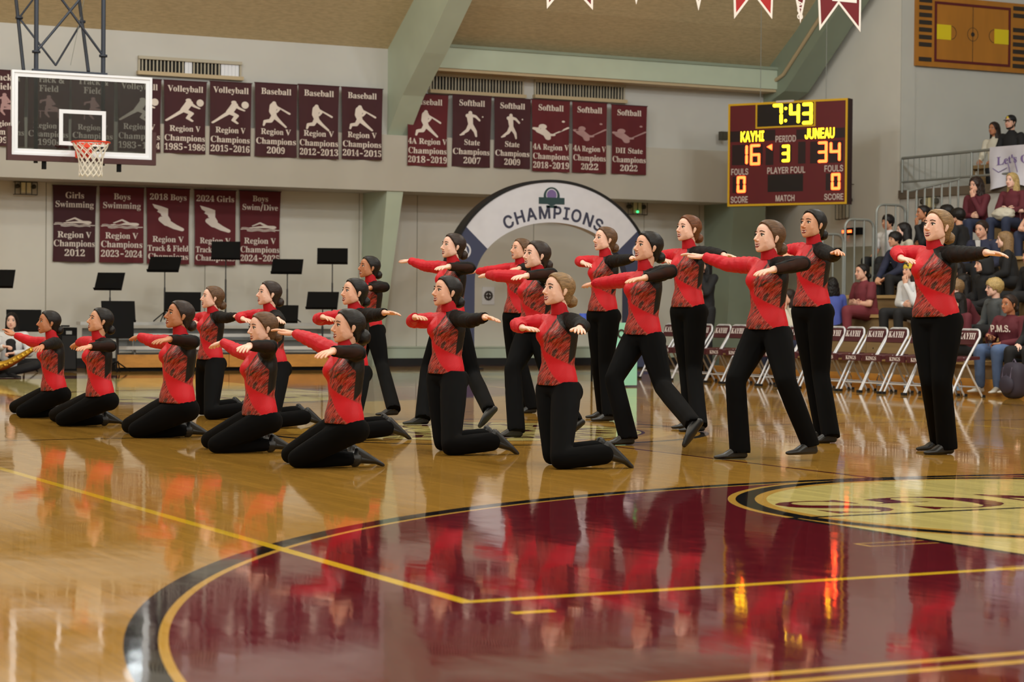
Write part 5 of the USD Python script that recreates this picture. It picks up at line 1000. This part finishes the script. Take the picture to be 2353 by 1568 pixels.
add('kneeling dancer with highlighted brown bun, fourth from the left in the front row', dep(570, 1041), d_(head=(604, 757), neck=(600, 800), pelvis=(596, 968), elL=(622, 797), wrL=(572, 795), tipL=(554, 806), elR=(547, 807), wrR=(512, 787), tipR=(487, 797), shL=(616, 806), shR=(576, 812)),
    kneel_feet(482, 1026, 622, 1022, 660, 1037), kneel=1, skin='skin_fair', hair='hair_brown', tilt=-2, headaz=60, brow='brow_dark')
add('kneeling dancer with loose black ponytail, nearest in the front row', dep(760, 1078), d_(head=(800, 754), neck=(796, 796), pelvis=(790, 988), elL=(824, 812), wrL=(764, 807), tipL=(731, 819), elR=(718, 783), wrR=(678, 767), tipR=(624, 754), shL=(816, 808), shR=(768, 808)),
    kneel_feet(668, 1058, 818, 1055, 860, 1076), kneel=1, skin='skin_light', hair='hair_black', tilt=3, bun=1.25, headaz=64)
# upright on their knees
def tall(kx, ky, ax, ay, tx, ty, off=14): return dict(knn=(kx+off, ky), ann=(ax, ay), ton=(tx, ty), knf=(kx-4, ky-10), anf=(ax-off, ay-8), tof=(tx-off, ty-8), anzn=.09, anzf=.09)
add('brown-haired dancer upright on her knees, farthest left behind the front row', dep(478, 958), d_(head=(488, 687), neck=(489, 716), pelvis=(482, 836), elL=(521, 731), wrL=(544, 727), tipL=(560, 729), elR=(446, 735), wrR=(449, 742), tipR=(462, 746), shL=(502, 727), shR=(468, 728)),
    tall(470, 950, 540, 948, 575, 956), kneel=2, skin='skin_fair', hair='hair_brown', k=.98, headaz=68, brow='brow_light', wrL_far=False)
add('dark-haired dancer upright on her knees with left hand pointing at the camera', dep(630, 976), d_(head=(618, 678), neck=(620, 713), pelvis=(628, 850), elL=(644, 738), wrL=(638, 734), tipL=(650, 740), elR=(552, 730), wrR=(558, 733), tipR=(578, 740), shL=(636, 724), shR=(598, 722)),
    tall(610, 968, 692, 958, 738, 974), kneel=2, skin='skin_fair', hair='hair_dark', k=1.0, headaz=64)
add('dancer upright on her knees, black sleeve stretched right, behind the nearest front-row dancer', dep(800, 1002), d_(head=(814, 675), neck=(815, 708), pelvis=(808, 858), elL=(866, 724), wrL=(884, 719), tipL=(921, 720), elR=(732, 734), wrR=(742, 729), tipR=(766, 735), shL=(838, 724), shR=(788, 726)),
    tall(790, 994, 890, 980, 952, 999), kneel=2, skin='skin_light', hair='hair_black', k=1.02, headaz=58)
add('dancer upright on her knees with arms wide and low dark bun, centre of the group', dep(1040, 1033), d_(head=(1027, 674), neck=(1032, 712), pelvis=(1024, 872), elL=(1081, 738), wrL=(1116, 729), tipL=(1147, 735), elR=(948, 739), wrR=(954, 729), tipR=(974, 731), shL=(1052, 730), shR=(1000, 736)),
    tall(1022, 1026, 1128, 1008, 1180, 1026), kneel=2, skin='skin_light', hair='hair_black', k=1.04, headaz=60)
add('dancer upright on her knees with light brown bun, right of the kneeling group', dep(1300, 1064), d_(head=(1283, 670), neck=(1286, 718), pelvis=(1280, 900), elL=(1338, 750), wrL=(1331, 756), tipL=(1334, 762), elR=(1188, 747), wrR=(1201, 754), tipR=(1233, 757), shL=(1318, 736), shR=(1254, 740)),
    tall(1274, 1056, 1390, 1036, 1456, 1063), kneel=2, skin='skin_fair', hair='hair_light', k=1.04, headaz=60, brow='brow_dark')
# standing, back row
add('standing dancer farthest left, her back leg stretched toward the green column', dep(862, 950), d_(head=(848, 617), neck=(852, 646), pelvis=(848, 760), elL=(884, 660), wrL=(850, 662), tipL=(822, 668), elR=(818, 664), wrR=(806, 668), tipR=(796, 672), shL=(868, 658), shR=(834, 656)),
    feet((878, 842), (904, 938), (866, 948), (822, 840), (816, 936), (780, 944), .10), skin='skin_tan', hair='hair_black', k=1.0)
add('standing dancer with red arm stretched left in front of the archway, left of centre', dep(1040, 970), d_(head=(1041, 569), neck=(1041, 601), pelvis=(1034, 745), elL=(1080, 616), wrL=(1030, 613), tipL=(1004, 617), elR=(978, 612), wrR=(943, 600), tipR=(922, 599), shL=(1058, 616), shR=(1022, 614)),
    feet((1088, 866), (1124, 942), (1086, 968), (983, 848), (972, 957), (936, 972), .17), skin='skin_fair', hair='hair_dark', k=1.06)
add('standing dancer farthest back, seen left of another dancer before the archway', dep(1216, 948), d_(head=(1197, 576), neck=(1196, 604), pelvis=(1186, 730), elL=(1214, 616), wrL=(1192, 617), tipL=(1174, 622), elR=(1130, 622), wrR=(1097, 624), tipR=(1078, 626), shL=(1206, 616), shR=(1180, 614)),
    feet((1196, 830), (1222, 934), (1200, 946), (1180, 832), (1212, 930), (1192, 940)), skin='skin_light', hair='hair_brown', k=1.0, brow='brow_light')
add('lunging dancer with dark bun just behind the right kneeling dancer', dep(1210, 996), d_(head=(1233, 590), neck=(1236, 628), pelvis=(1228, 775), elL=(1268, 630), wrL=(1209, 634), tipL=(1181, 639), elR=(1148, 634), wrR=(1122, 632), tipR=(1109, 634), shL=(1254, 634), shR=(1202, 636)),
    feet((1268, 880), (1322, 968), (1290, 988), (1178, 850), (1186, 984), (1146, 994), .14), skin='skin_fair', hair='hair_dark', k=1.08, fat=1.06)
add('standing dancer before the right leg of the archway, feet together', dep(1392, 965), d_(head=(1390, 553), neck=(1391, 586), pelvis=(1384, 727), elL=(1432, 598), wrL=(1454, 594), tipL=(1474, 596), elR=(1332, 601), wrR=(1339, 604), tipR=(1358, 611), shL=(1406, 600), shR=(1370, 601)),
    feet((1392, 840), (1400, 950), (1368, 963), (1376, 838), (1388, 944), (1356, 956)), skin='skin_fair', hair='hair_brown', k=1.06, brow='brow_light')
add('lunging dancer with black bun, centre right, red arm stretched left', dep(1470, 1016), d_(head=(1489, 571), neck=(1483, 617), pelvis=(1476, 783), elL=(1542, 624), wrL=(1481, 639), tipL=(1440, 646), elR=(1395, 650), wrR=(1366, 652), tipR=(1344, 657), shL=(1508, 630), shR=(1448, 642)),
    feet((1524, 890), (1592, 974), (1560, 1012), (1410, 872), (1442, 1000), (1404, 1018), .21), skin='skin_light', hair='hair_black', k=1.1)
add('standing dancer left of the scoreboard with black arm stretched right, auburn bun', dep(1595, 984), d_(head=(1582, 529), neck=(1583, 567), pelvis=(1580, 718), elL=(1637, 582), wrL=(1664, 587), tipL=(1697, 591), elR=(1520, 590), wrR=(1522, 597), tipR=(1548, 604), shL=(1602, 580), shR=(1556, 586)),
    feet((1594, 850), (1606, 972), (1572, 986), (1578, 848), (1590, 966), (1552, 980)), skin='skin_fair', hair='hair_auburn', k=1.09, brow='brow_light', headaz=58)
add('lunging dancer with blond-tipped bun and long red arm stretched left, under the scoreboard', dep(1765, 1050), d_(head=(1767, 549), neck=(1768, 592), pelvis=(1762, 772), elL=(1846, 606), wrL=(1776, 620), tipL=(1738, 629), elR=(1676, 609), wrR=(1619, 591), tipR=(1565, 581), shL=(1792, 608), shR=(1728, 608)),
    feet((1806, 878), (1862, 1020), (1820, 1048), (1690, 874), (1700, 1030), (1644, 1052), .11), skin='skin_fair', hair='hair_brown', k=1.1, headaz=60)
add('standing dancer below the right edge of the scoreboard, left fist toward the camera', dep(1890, 1012), d_(head=(1868, 519), neck=(1870, 557), pelvis=(1864, 718), elL=(1914, 588), wrL=(1925, 580), tipL=(1932, 582), elR=(1800, 580), wrR=(1806, 588), tipR=(1820, 592), shL=(1888, 574), shR=(1838, 572)),
    feet((1886, 860), (1908, 996), (1872, 1010), (1866, 856), (1892, 990), (1856, 1002)), skin='skin_olive', hair='hair_black', k=1.1, headaz=52)
add('standing dancer at the far right end of the formation with black arm stretched right', dep(2152, 1043), d_(head=(2155, 524), neck=(2148, 568), pelvis=(2150, 742), elL=(2226, 584), wrL=(2268, 581), tipL=(2319, 586), elR=(2062, 582), wrR=(2071, 594), tipR=(2103, 602), shL=(2184, 582), shR=(2122, 582)),
    feet((2164, 880), (2176, 1020), (2118, 1042), (2138, 878), (2160, 1012), (2110, 1032)), skin='skin_fair', hair='hair_light', k=1.12, headaz=56, fat=1.1)
V2 = ('farthest left behind the front row', 'left hand pointing', 'black sleeve stretched right, behind', 'arms wide and low', 'light brown bun, right', 'feet together', 'auburn bun', 'left fist toward', 'far right end')
for label, D, px, kw in DN:
    if any(w in label for w in V2): px['wrRfar'] = False; px['tipRfar'] = False
for label, D, px, kw in DN: dancer(label, D, px, **kw)
# ================================================================ spectators and band
mat('cloth_maroon', (92, 28, 40), .8, var=.06); mat('cloth_scrub', (116, 44, 54), .8, var=.05); mat('cloth_navy', (38, 42, 66), .8, var=.06); mat('cloth_black', (22, 22, 25), .8, var=.06); mat('cloth_white', (214, 214, 216), .8, var=.04); mat('cloth_cream', (206, 200, 184), .8, var=.05); mat('cloth_grey', (74, 78, 80), .8, var=.06); mat('denim', (84, 106, 146), .8, var=.1, scale=14); mat('denim_dark', (42, 50, 76), .8, var=.08); mat('shoe_white', (214, 210, 202), .6); mat('hat_yellow', (216, 190, 60), .7); mat('cap_dark', (26, 26, 30), .7); mat('beard_dark', (40, 28, 24), .9); mat('lens_dark', (40, 36, 36), .2); mat('cloth_blue', (70, 84, 160), .8)
def spectator(label, u, v, xh=None, D=None, seat=None, face=(-1, .05), look=None, pose='sit', arms='lap', top='cloth_black', legs='cloth_black', hair='hair_dark', kind='long', skin='skin_light', k=1., fat=1., short=False, shoe_='cloth_black', smile=False, bun=False, extra=None, lean=.06, tilt=-4, cat='person', lower=True, side=0.):
    hc = onx(u, v, xh) if xh is not None else ondepth(u, v, D)
    F = nrm_([face[0], face[1], 0]); L = np.array([-F[1], F[0], 0.]); s = k; up = np.array([0, 0, 1.])
    ground = 0.
    if pose == 'sit':
        pz = (seat+.09) if seat is not None else hc[2]-.72*s; pz = min(max(pz, hc[2]-.80*s), hc[2]-.56*s); pel = hc*[1, 1, 0]-F*(.04+lean)*1.0+[0, 0, pz]+L*side
    elif pose == 'floor': pz = .13; pel = hc*[1, 1, 0]-F*.05+[0, 0, pz]
    else: pz = .55*(hc[2]+.11); pel = hc*[1, 1, 0]-F*.02+[0, 0, pz]
    neck = hc-up*.135*s-F*.03*s; H_ = np.linalg.norm(neck-pel); sp = nrm_(neck-pel); Fs = nrm_(F-sp*(F@sp)); Ls = np.cross(sp, Fs); Rt = np.stack([Fs, Ls, sp], 1)
    at = lambda f, fr=0., lf=0.: pel+sp*H_*f+Fs*fr*s+Ls*lf*s
    base = np.array([pel[0], pel[1], max(0., pz-.51*s) if pose == 'sit' else 0.])
    t = thing('person', label, cat, base)
    HFm = frame3(nrm_(np.array([*(look if look is not None else face), 0.])) if tilt == 0 else nrm_(nrm_(np.array([*(look if look is not None else face), 0.]))+[0, 0, math.tan(math.radians(tilt))])); hd = HEADS[smile]
    shL, shR = at(.88, 0, .175*fat**.5), at(.88, 0, -.175*fat**.5); UA, FA = .27*s, .24*s
    def arm(sh, sd):
        if arms == 'lap': el = sh+sp*-.24*s+Fs*.07*s+Ls*sd*.05*s; wr = el+Fs*.21*s-Ls*sd*.09*s-sp*.05*s; tip = wr+nrm_(Fs-.5*Ls*sd-.4*sp)*.16*s; bk = up
        elif arms == 'knees': el = sh-sp*.17*s+Fs*.20*s+Ls*sd*.03*s; wr = el+Fs*.20*s-Ls*sd*.12*s-sp*.04*s; tip = wr+nrm_(Fs-.8*Ls*sd-.3*sp)*.16*s; bk = up
        elif arms == 'crossed': el = sh-sp*.23*s+Fs*.10*s+Ls*sd*.04*s; wr = el+Fs*.07*s-Ls*sd*.21*s+sp*.02*s; tip = wr+nrm_(-Ls*sd+Fs*.05)*.16*s; bk = Fs
        elif arms == 'chin' and sd > 0: el = sh-sp*.22*s+Fs*.14*s; wr = hc-up*.11*s+Fs*.115*s+Ls*.04*s; tip = wr+nrm_(up+.1*Fs-.3*Ls)*.15*s; bk = Fs; wr = wr-up*.06*s
        elif arms == 'chin': el = sh-sp*.24*s+Fs*.10*s; wr = el+Fs*.10*s-Ls*sd*.20*s; tip = wr+nrm_(-Ls*sd)*.16*s; bk = Fs
        elif arms == 'hold': el = sh-sp*.23*s+Fs*.10*s+Ls*sd*.07*s; wr = el+Fs*.20*s-Ls*sd*.17*s+sp*(.10 if sd < 0 else .01)*s; tip = wr+nrm_(Fs*.5-Ls*sd)*.15*s; bk = up
        else: el = sh-sp*.26*s+Ls*sd*.04*s-Fs*.02*s; wr = el-up*.22*s+Fs*.04*s; tip = wr-up*.17*s; bk = Ls*sd
        return el, wr, tip, bk
    elL, wrL, tipL, bL = arm(shL, 1); elR, wrR, tipR, bR = arm(shR, -1)
    LG = {}
    for sd in (1, -1):
        hp = at(.03, 0, sd*.09)
        if pose == 'sit': kn = hp+F*.43*s+L*sd*.05*s+up*.03*s; ak = kn-up*.42*s-F*.02*s; ak[2] = max(ak[2], base[2]+.085); to = F+L*sd*.2
        elif pose == 'floor': kn = hp+F*.22*s+L*sd*.26*s+up*.02; ak = hp+F*.36*s-L*sd*.10*s; ak[2] = .07; to = -L*sd+F*.3
        else: kn = hp-up*(pz-.1)*.48+F*.02; ak = np.array([hp[0], hp[1], .085]); to = F+L*sd*.2
        LG[sd] = (hp, kn, ak, to)
    B = []
    r = lambda a, b, c, e=0.: np.array([b*fat+e, a*fat+e, c+e])*s
    def torso(e):
        Ls_ = [ell(at(.0), r(.145, .105, .09, e), Rt), ell(at(.22), r(.145, .110, .06, e), Rt), ell(at(.45), r(.138, .108, .06, e), Rt), ell(at(.70), r(.155, .110, .06, e), Rt), ell(at(.86), r(.145, .085, .045, e), Rt), ell(at(.95), r(.085, .058, .03, e), Rt)]
        return [hull(x, y) for x, y in zip(Ls_, Ls_[1:])]
    B += torso(-.006); B += [hull(ell(at(.94), .056*s), ell(neck, .05*s)), hull(ell(neck, .05*s), ell(hc-HFm[:, 2]*.05-HFm[:, 0]*.02, .05*s))]
    for sh, el, wr, sd in ((shL, elL, wrL, 1), (shR, elR, wrR, -1)): B += [hull(ell(at(.85, 0, sd*.08), .055*s), ell(sh, .05*s))]+bone(sh, el, .048*s, .04*s, .046*s)+bone(el, wr, .04*s, .027*s, .039*s)
    for sd in (1, -1): hp, kn, ak, to = LG[sd]; B += bone(hp, kn, .075*s, .05*s)+bone(kn, ak, .048*s, .034*s)
    hk = .96*k
    full = fuse([toman(soften(fuse(B), .05, 5)), hd['skin'].transform(aff(hc, HFm*hk)), place_hand(wrL, tipL, bL, True, .75, k), place_hand(wrR, tipR, bR, False, .75, k)]); part(t, 'body', tm(full), skin, True)
    M4 = person_parts(t, hd, skin, hair, kind, hc, HFm, hk, bun, 'lip_natural', 'brow_dark', smile)
    J = torso(.012)+[hull(ell(at(.93), .068*s), ell(at(.985), .060*s))]
    for sh, el, wr, sd in ((shL, elL, wrL, 1), (shR, elR, wrR, -1)):
        J += [hull(ell(at(.82, 0, sd*.08), .075*s), ell(sh, .062*s*fat**.5))]
        if short: J += [hull(ell(sh, .062*s*fat**.5), ell(sh+(el-sh)*.62, .060*s*fat**.5))]
        else: J += bone(sh, el, .062*s*fat**.5, .056*s*fat**.5, .060*s*fat**.5)+bone(el, el+(wr-el)*.92, .056*s*fat**.5, .040*s, .05*s)
    top_m = soften(fuse(J), .035, 6); tv = top_m.vertices; top_m.vertices = tv+top_m.vertex_normals*((meshkit.noise(tv*9+3)-.5)[:, None]*.018)
    part(t, 'jacket' if not short else 'shirt', top_m, top, True)
    Tm = [hull(ell(at(.10), r(.150, .112, .03), Rt), ell(at(-.02, -.01), r(.165, .115, .085), Rt))]
    for sd in (1, -1): hp, kn, ak, to = LG[sd]; Tm += bone(hp-F*.01, kn, .094*s*fat, .068*s*fat**.5, .088*s*fat)+bone(kn, ak+(kn-ak)*.06, .068*s*fat**.5, .055*s, .066*s)
    q_ = soften(fuse(Tm), .04, 6); q_ = toman(q_).trim_by_plane((0, 0, 1), base[2]+.004); part(t, 'trousers', tm(q_), legs, True)
    for sd in (1, -1): hp, kn, ak, to = LG[sd]; m, _ = shoe(ak, to, up, s*1.02); part(t, 'shoe', tm(m.trim_by_plane((0, 0, 1), base[2]+.002)), shoe_, True)
    if extra: extra(t, dict(at=at, hc=hc, HF=HFm, M4=M4, s=s, F=F, L=L, Fs=Fs, Ls=Ls, sp=sp, wrL=wrL, wrR=wrR, tipL=tipL, tipR=tipR, LG=LG, hk=hk))
    return t
HX = lambda r: 16.93+.61*r
def glasses(t, o):
    M4 = o['M4']; q = [polytube([(.092-.004*abs(math.cos(a)), sy*.034+.021*math.cos(a), .012+.016*math.sin(a)) for a in np.linspace(0, 6.283, 17)[:-1]], .0022, 5, True) for sy in (-1, 1)]+[tube((.096, -.014, .014), (.096, .014, .014), .002, 5)]+[tube((.085, s_*.056, .016), (.0, s_*.082, .014), .002, 5) for s_ in (-1, 1)]
    part(t, 'glasses', trimesh.util.concatenate(q).apply_transform(M4), 'lens_dark', True)
def beard(t, o):
    m = hull(ell((.072, 0, -.092), (.026, .03, .022)), ell((.02, .052, -.055), (.02, .02, .03)), ell((.02, -.052, -.055), (.02, .02, .03)), ell((.05, 0, -.09), (.03, .05, .02)))-ell((.105, 0, -.055), (.03, .026, .014)); part(t, 'beard', tm(m).apply_transform(o['M4']), 'beard_dark', True)
def hood(t, o):
    m = fuse([hull(ell((-.03, 0, .03), (.115, .105, .115)), ell((-.04, 0, -.09), (.10, .11, .07)))])-hull(ell((.09, 0, -.01), (.085, .07, .10)), ell((.12, 0, -.05), (.09, .07, .09))); part(t, 'hood', tm(m).apply_transform(o['M4']), 'cloth_black', True); beard(t, o)
def chest_text(txt, h, m):
    def f(t, o):
        c = o['at'](.66, .125*1.25+.012, 0); part(t, 'chest_lettering', upright(extr(text_c(txt, h, 0, 0, False, True), .006), c+o['Fs']*.02, -o['Ls'] if False else np.cross(o['sp'], o['Fs']), o['sp']), m, False, 'white P.M.S. lettering')
        b = (o['tipL']+o['tipR'])/2; q = trimesh.creation.cylinder(.03, .13, sections=14); q.apply_translation(b); part(t, 'held_bottle', q, 'bottle_clear', True)
    return f
def cap(t, o):
    m = hull(ell((-.015, 0, .055), (.104, .085, .078)), ell((-.01, 0, .03), (.102, .084, .03))).trim_by_plane((0, 0, 1), .032); br = hull(ell((.085, .045, .046), (.02, .02, .005)), ell((.085, -.045, .046), (.02, .02, .005)), ell((.15, 0, .038), (.02, .035, .005)))
    c = part(t, 'cap', tm(fuse([m, br])).apply_transform(o['M4']), 'cap_dark', True); part(c, 'cap_badge', tm(ell((.078, 0, .085), (.012, .024, .020))).apply_transform(o['M4']), 'hat_yellow', True); beard(t, o)
def beanie(t, o): part(t, 'beanie', tm(hull(ell((-.015, 0, .06), (.105, .088, .082)), ell((-.01, 0, .035), (.106, .088, .03))).trim_by_plane((0, 0, 1), .02)).apply_transform(o['M4']), 'hat_yellow', True)
def shirt_v(m):
    def f(t, o): part(t, 'shirt_front', upright(extr(Polygon([(-.04, .14), (.04, .14), (.018, -.06), (-.018, -.06)]), .012), o['at'](.72, .115, 0), np.cross(o['sp'], o['Fs']), o['sp']), m, False)
    return f
def bag_(t, o):
    c = o['LG'][1][1]*.5+o['LG'][-1][1]*.5; q = trimesh.creation.icosphere(3, 1.); v = q.vertices*(1+.3*(meshkit.fbm(q.vertices*3, 2)-.5)[:, None]); q.vertices = v*[.14, .2, .10]+c-o['F']*.14+[0, 0, .11]; part(t, 'lap_jacket', q, 'cloth_cream', True)
S_ = spectator; Rw = lambda r: dict(xh=HX(r), seat=ZS(r))
S_('woman in maroon P.M.S. sweater and blue jeans on the lowest bleacher row', 2319, 701, **Rw(0), face=(-1, -.1), arms='hold', top='cloth_maroon', legs='denim', hair='hair_dark', kind='sleek', skin='skin_tan', fat=1.28, k=1.02, bun=True, shoe_='shoe_white', extra=chest_text('P.M.S.', .075, 'print_white'), short=False)
S_('blond teenager with shaggy fringe and glasses in a dark grey hoodie', 2284, 663, **Rw(1), face=(-1, .1), look=(-1, .35), arms='lap', top='cloth_grey', legs='cloth_black', hair='hair_blond', kind='mop', skin='skin_fair', extra=glasses)
S_('girl in maroon shirt with long dark hair behind the far right dancer', 2200, 694, **Rw(0), face=(-1, .1), arms='lap', top='cloth_maroon', hair='hair_black', kind='long', skin='skin_light', k=.95)
S_('person in maroon hoodie leaning forward between rows behind the far right dancer', 2196, 664, **Rw(1), face=(-1, .2), arms='knees', top='cloth_maroon', legs='cloth_grey', hair='hair_light', kind='short', skin='skin_fair', lean=.30)
S_('dark-haired girl with a face turned aside in the third row', 2213, 650, **Rw(2), face=(-1, .0), look=(-1, .5), arms='lap', top='cloth_black', hair='hair_black', kind='long', skin='skin_olive', k=.95)
S_('dark-haired girl peeking out behind the far right dancer, under her black sleeve', 2198, 622, **Rw(2.6), face=(-1, .2), arms='lap', top='cloth_black', hair='hair_black', kind='long', skin='skin_olive')
S_('bearded man in a black hooded sweatshirt', 2259, 609, **Rw(2), face=(-1, .25), arms='lap', top='cloth_black', hair='hair_black', kind='short', skin='skin_light', k=1.05, extra=hood)
S_('woman with long light brown hair in profile wearing a black jacket', 2308, 553, **Rw(3.5), face=(-.8, .6), arms='lap', top='cloth_black', hair='hair_light', kind='long', skin='skin_fair')
S_('man in navy jacket over a pale shirt with short dark hair', 2256, 528, **Rw(4), face=(-1, -.3), arms='lap', top='cloth_navy', legs='cloth_black', hair='hair_dark', kind='crop', skin='skin_light', k=1.06, fat=1.12, extra=shirt_v('cloth_white'), tilt=-14)
S_('woman with thick dark curly hair and maroon top, hand on her face', 2242, 427, **Rw(6.5), face=(-1, -.2), arms='chin', top='cloth_maroon', legs='denim_dark', hair='hair_dark', kind='curly', skin='skin_light', tilt=-8)
S_('blonde woman in maroon sweater with arms crossed beside the bed sheet sign', 2325, 416, **Rw(6.5), face=(-1, -.25), arms='crossed', top='cloth_maroon', legs='denim_dark', hair='hair_blond', kind='long', skin='skin_fair', extra=bag_)
S_('person with white-sleeved maroon jersey cut by the right edge of the picture, upper rows', 2396, 446, **Rw(5.6), face=(-1, -.1), arms='knees', top='cloth_maroon', legs='denim_dark', hair='hair_brown', kind='long', skin='skin_light', short=True)
S_('dark-haired spectator in navy jacket turned aside, fifth row', 2174, 490, **Rw(5), face=(-.6, .8), arms='lap', top='cloth_navy', hair='hair_black', kind='short', skin='skin_olive')
S_('dark-haired spectator in black jacket right behind the far right dancer, fifth row', 2200, 498, **Rw(4.6), face=(-.5, .9), arms='lap', top='cloth_black', hair='hair_black', kind='short', skin='skin_olive')
S_('girl in dark hoodie with her hand at her mouth, left of the far right dancer', 2121, 491, **Rw(4.6), face=(-1, .3), arms='chin', top='cloth_black', hair='hair_black', kind='sleek', skin='skin_tan', bun=True)
S_('boy in white T-shirt seated highest at the end of the rows', 2040, 512, **Rw(4.4), face=(-1, -.2), arms='lap', top='cloth_white', hair='hair_black', kind='short', skin='skin_olive', short=True)
S_('boy in navy sweatshirt with forearms on his knees', 2056, 552, **Rw(3.4), face=(-1, .0), arms='knees', top='cloth_navy', hair='hair_black', kind='short', skin='skin_olive', lean=.2)
S_('girl in cream sweater beside the boy in navy', 2076, 531, **Rw(4), face=(-1, .4), arms='lap', top='cloth_cream', hair='hair_black', kind='long', skin='skin_fair')
S_('woman in maroon scrubs sitting with folded arms at the end of a bleacher row', 1981, 627, **Rw(1.7), face=(-1, .05), arms='crossed', top='cloth_scrub', legs='cloth_scrub', hair='hair_black', kind='sleek', skin='skin_light', short=True, bun=True, fat=1.12, k=1.02)
S_('person in white jacket and yellow beanie, half hidden by the far right dancer', 2090, 622, **Rw(1.6), face=(-1, -.1), arms='chin', top='cloth_white', hair='hair_dark', kind='long', skin='skin_light', extra=beanie)
S_('girl in cream sweatshirt with her hands at her chin, seen between two dancers', 1812, 684, xh=16.93, seat=.40, face=(-1, -.1), arms='chin', top='cloth_cream', legs='cloth_navy', hair='hair_dark', kind='long', skin='skin_light', k=.98)
S_('child in blue and red shirt with black bun behind the dancer below the scoreboard', 1911, 657, **Rw(1), face=(.3, 1.), arms='lap', top='cloth_blue', hair='hair_black', kind='curly', skin='skin_brown', k=.85)
S_('woman with long dark hair in a white cardigan on the balcony', 2284, 297, xh=23.75, seat=3.06, face=(-1, -.25), arms='lap', top='cloth_cream', legs='cloth_cream', hair='hair_dark', kind='long', skin='skin_tan')
S_('bearded man in dark cap and black jacket on the balcony', 2322, 282, xh=23.75, seat=3.06, face=(-1, -.25), arms='lap', top='cloth_black', hair='hair_black', kind='crop', skin='skin_light', k=1.06, extra=cap)
S_('spectator in black jacket cut by the right edge, middle rows', 2366, 590, **Rw(3), face=(-1, .1), arms='lap', top='cloth_black', hair='hair_black', kind='short', skin='skin_olive')
S_('person in black trousers and white shoes on the lowest row at the right edge', 2388, 690, **Rw(0), face=(-1, -.1), arms='lap', top='cloth_black', legs='cloth_black', hair='hair_blond', kind='long', skin='skin_fair', shoe_='shoe_white')
S_('person in long black coat standing beyond the chairs behind a dancer', 1618, 607, D=31.0, face=(-.9, -.2), arms='chin', pose='stand', top='cloth_black', hair='hair_black', kind='long', skin='skin_light', tilt=0)
def sax(t, o):
    c = (o['wrL']+o['wrR'])/2+o['F']*.10; r = -o['L']*0+HR
    p0, p1, p2, p3, p4, p5 = [ondepth(u_, v_, 28.75) for u_, v_ in ((84, 796), (62, 811), (36, 827), (8, 840), (-22, 838), (-34, 806))]
    from scipy.interpolate import CubicSpline
    cs = CubicSpline(np.linspace(0, 1, 6), np.array([p0, p1, p2, p3, p4, p5])); tt = np.linspace(0, 1, 50); rr = np.interp(tt, [0, .5, .75, .9, 1.], [.03, .058, .07, .085, .13])
    s_ = thing('saxophone', 'brass saxophone held across the lap of the seated band member', 'saxophone', c*[1, 1, 0]+[0, 0, c[2]-.2]); part(s_, 'horn', polytube(cs(tt), rr, 16), 'brass', True)
    part(s_, 'neck', polytube([p0, p0+HR*.06+[0, 0, .05], p0+HR*.12+[0, 0, .03]], .011, 8), 'brass', True)
    for k_ in range(8): q = cs(.12+.075*k_); part(s_, 'key_cup', trimesh.creation.cylinder(.022, .012, sections=12).apply_transform(trimesh.transformations.rotation_matrix(math.pi/2, HR)).apply_translation(q-HF*(.045+.004*k_)), 'brass', True)
    part(s_, 'key_rod', polytube([cs(.1)-HF*.05, cs(.4)-HF*.07, cs(.65)-HF*.085], .005, 6), 'brass', True)
def shirt_v2(t, o): part(t, 'black_top', tm(hull(ell(o['at'](.72, .02, 0), (.128, .095, .06), np.stack([o['Fs'], o['Ls'], o['sp']], 1)), ell(o['at'](.38, .02, 0), (.135, .085, .10), np.stack([o['Fs'], o['Ls'], o['sp']], 1)))), 'cloth_black', True)
S_('seated band member with long black hair and white cardigan over a black top', 27, 739, D=29.2, face=(-HF[0]+.1, -HF[1]), pose='floor', arms='hold', top='cloth_white', legs='cloth_black', hair='hair_black', kind='long', skin='skin_fair', extra=lambda t, o: (shirt_v2(t, o), sax(t, o)), tilt=-3)
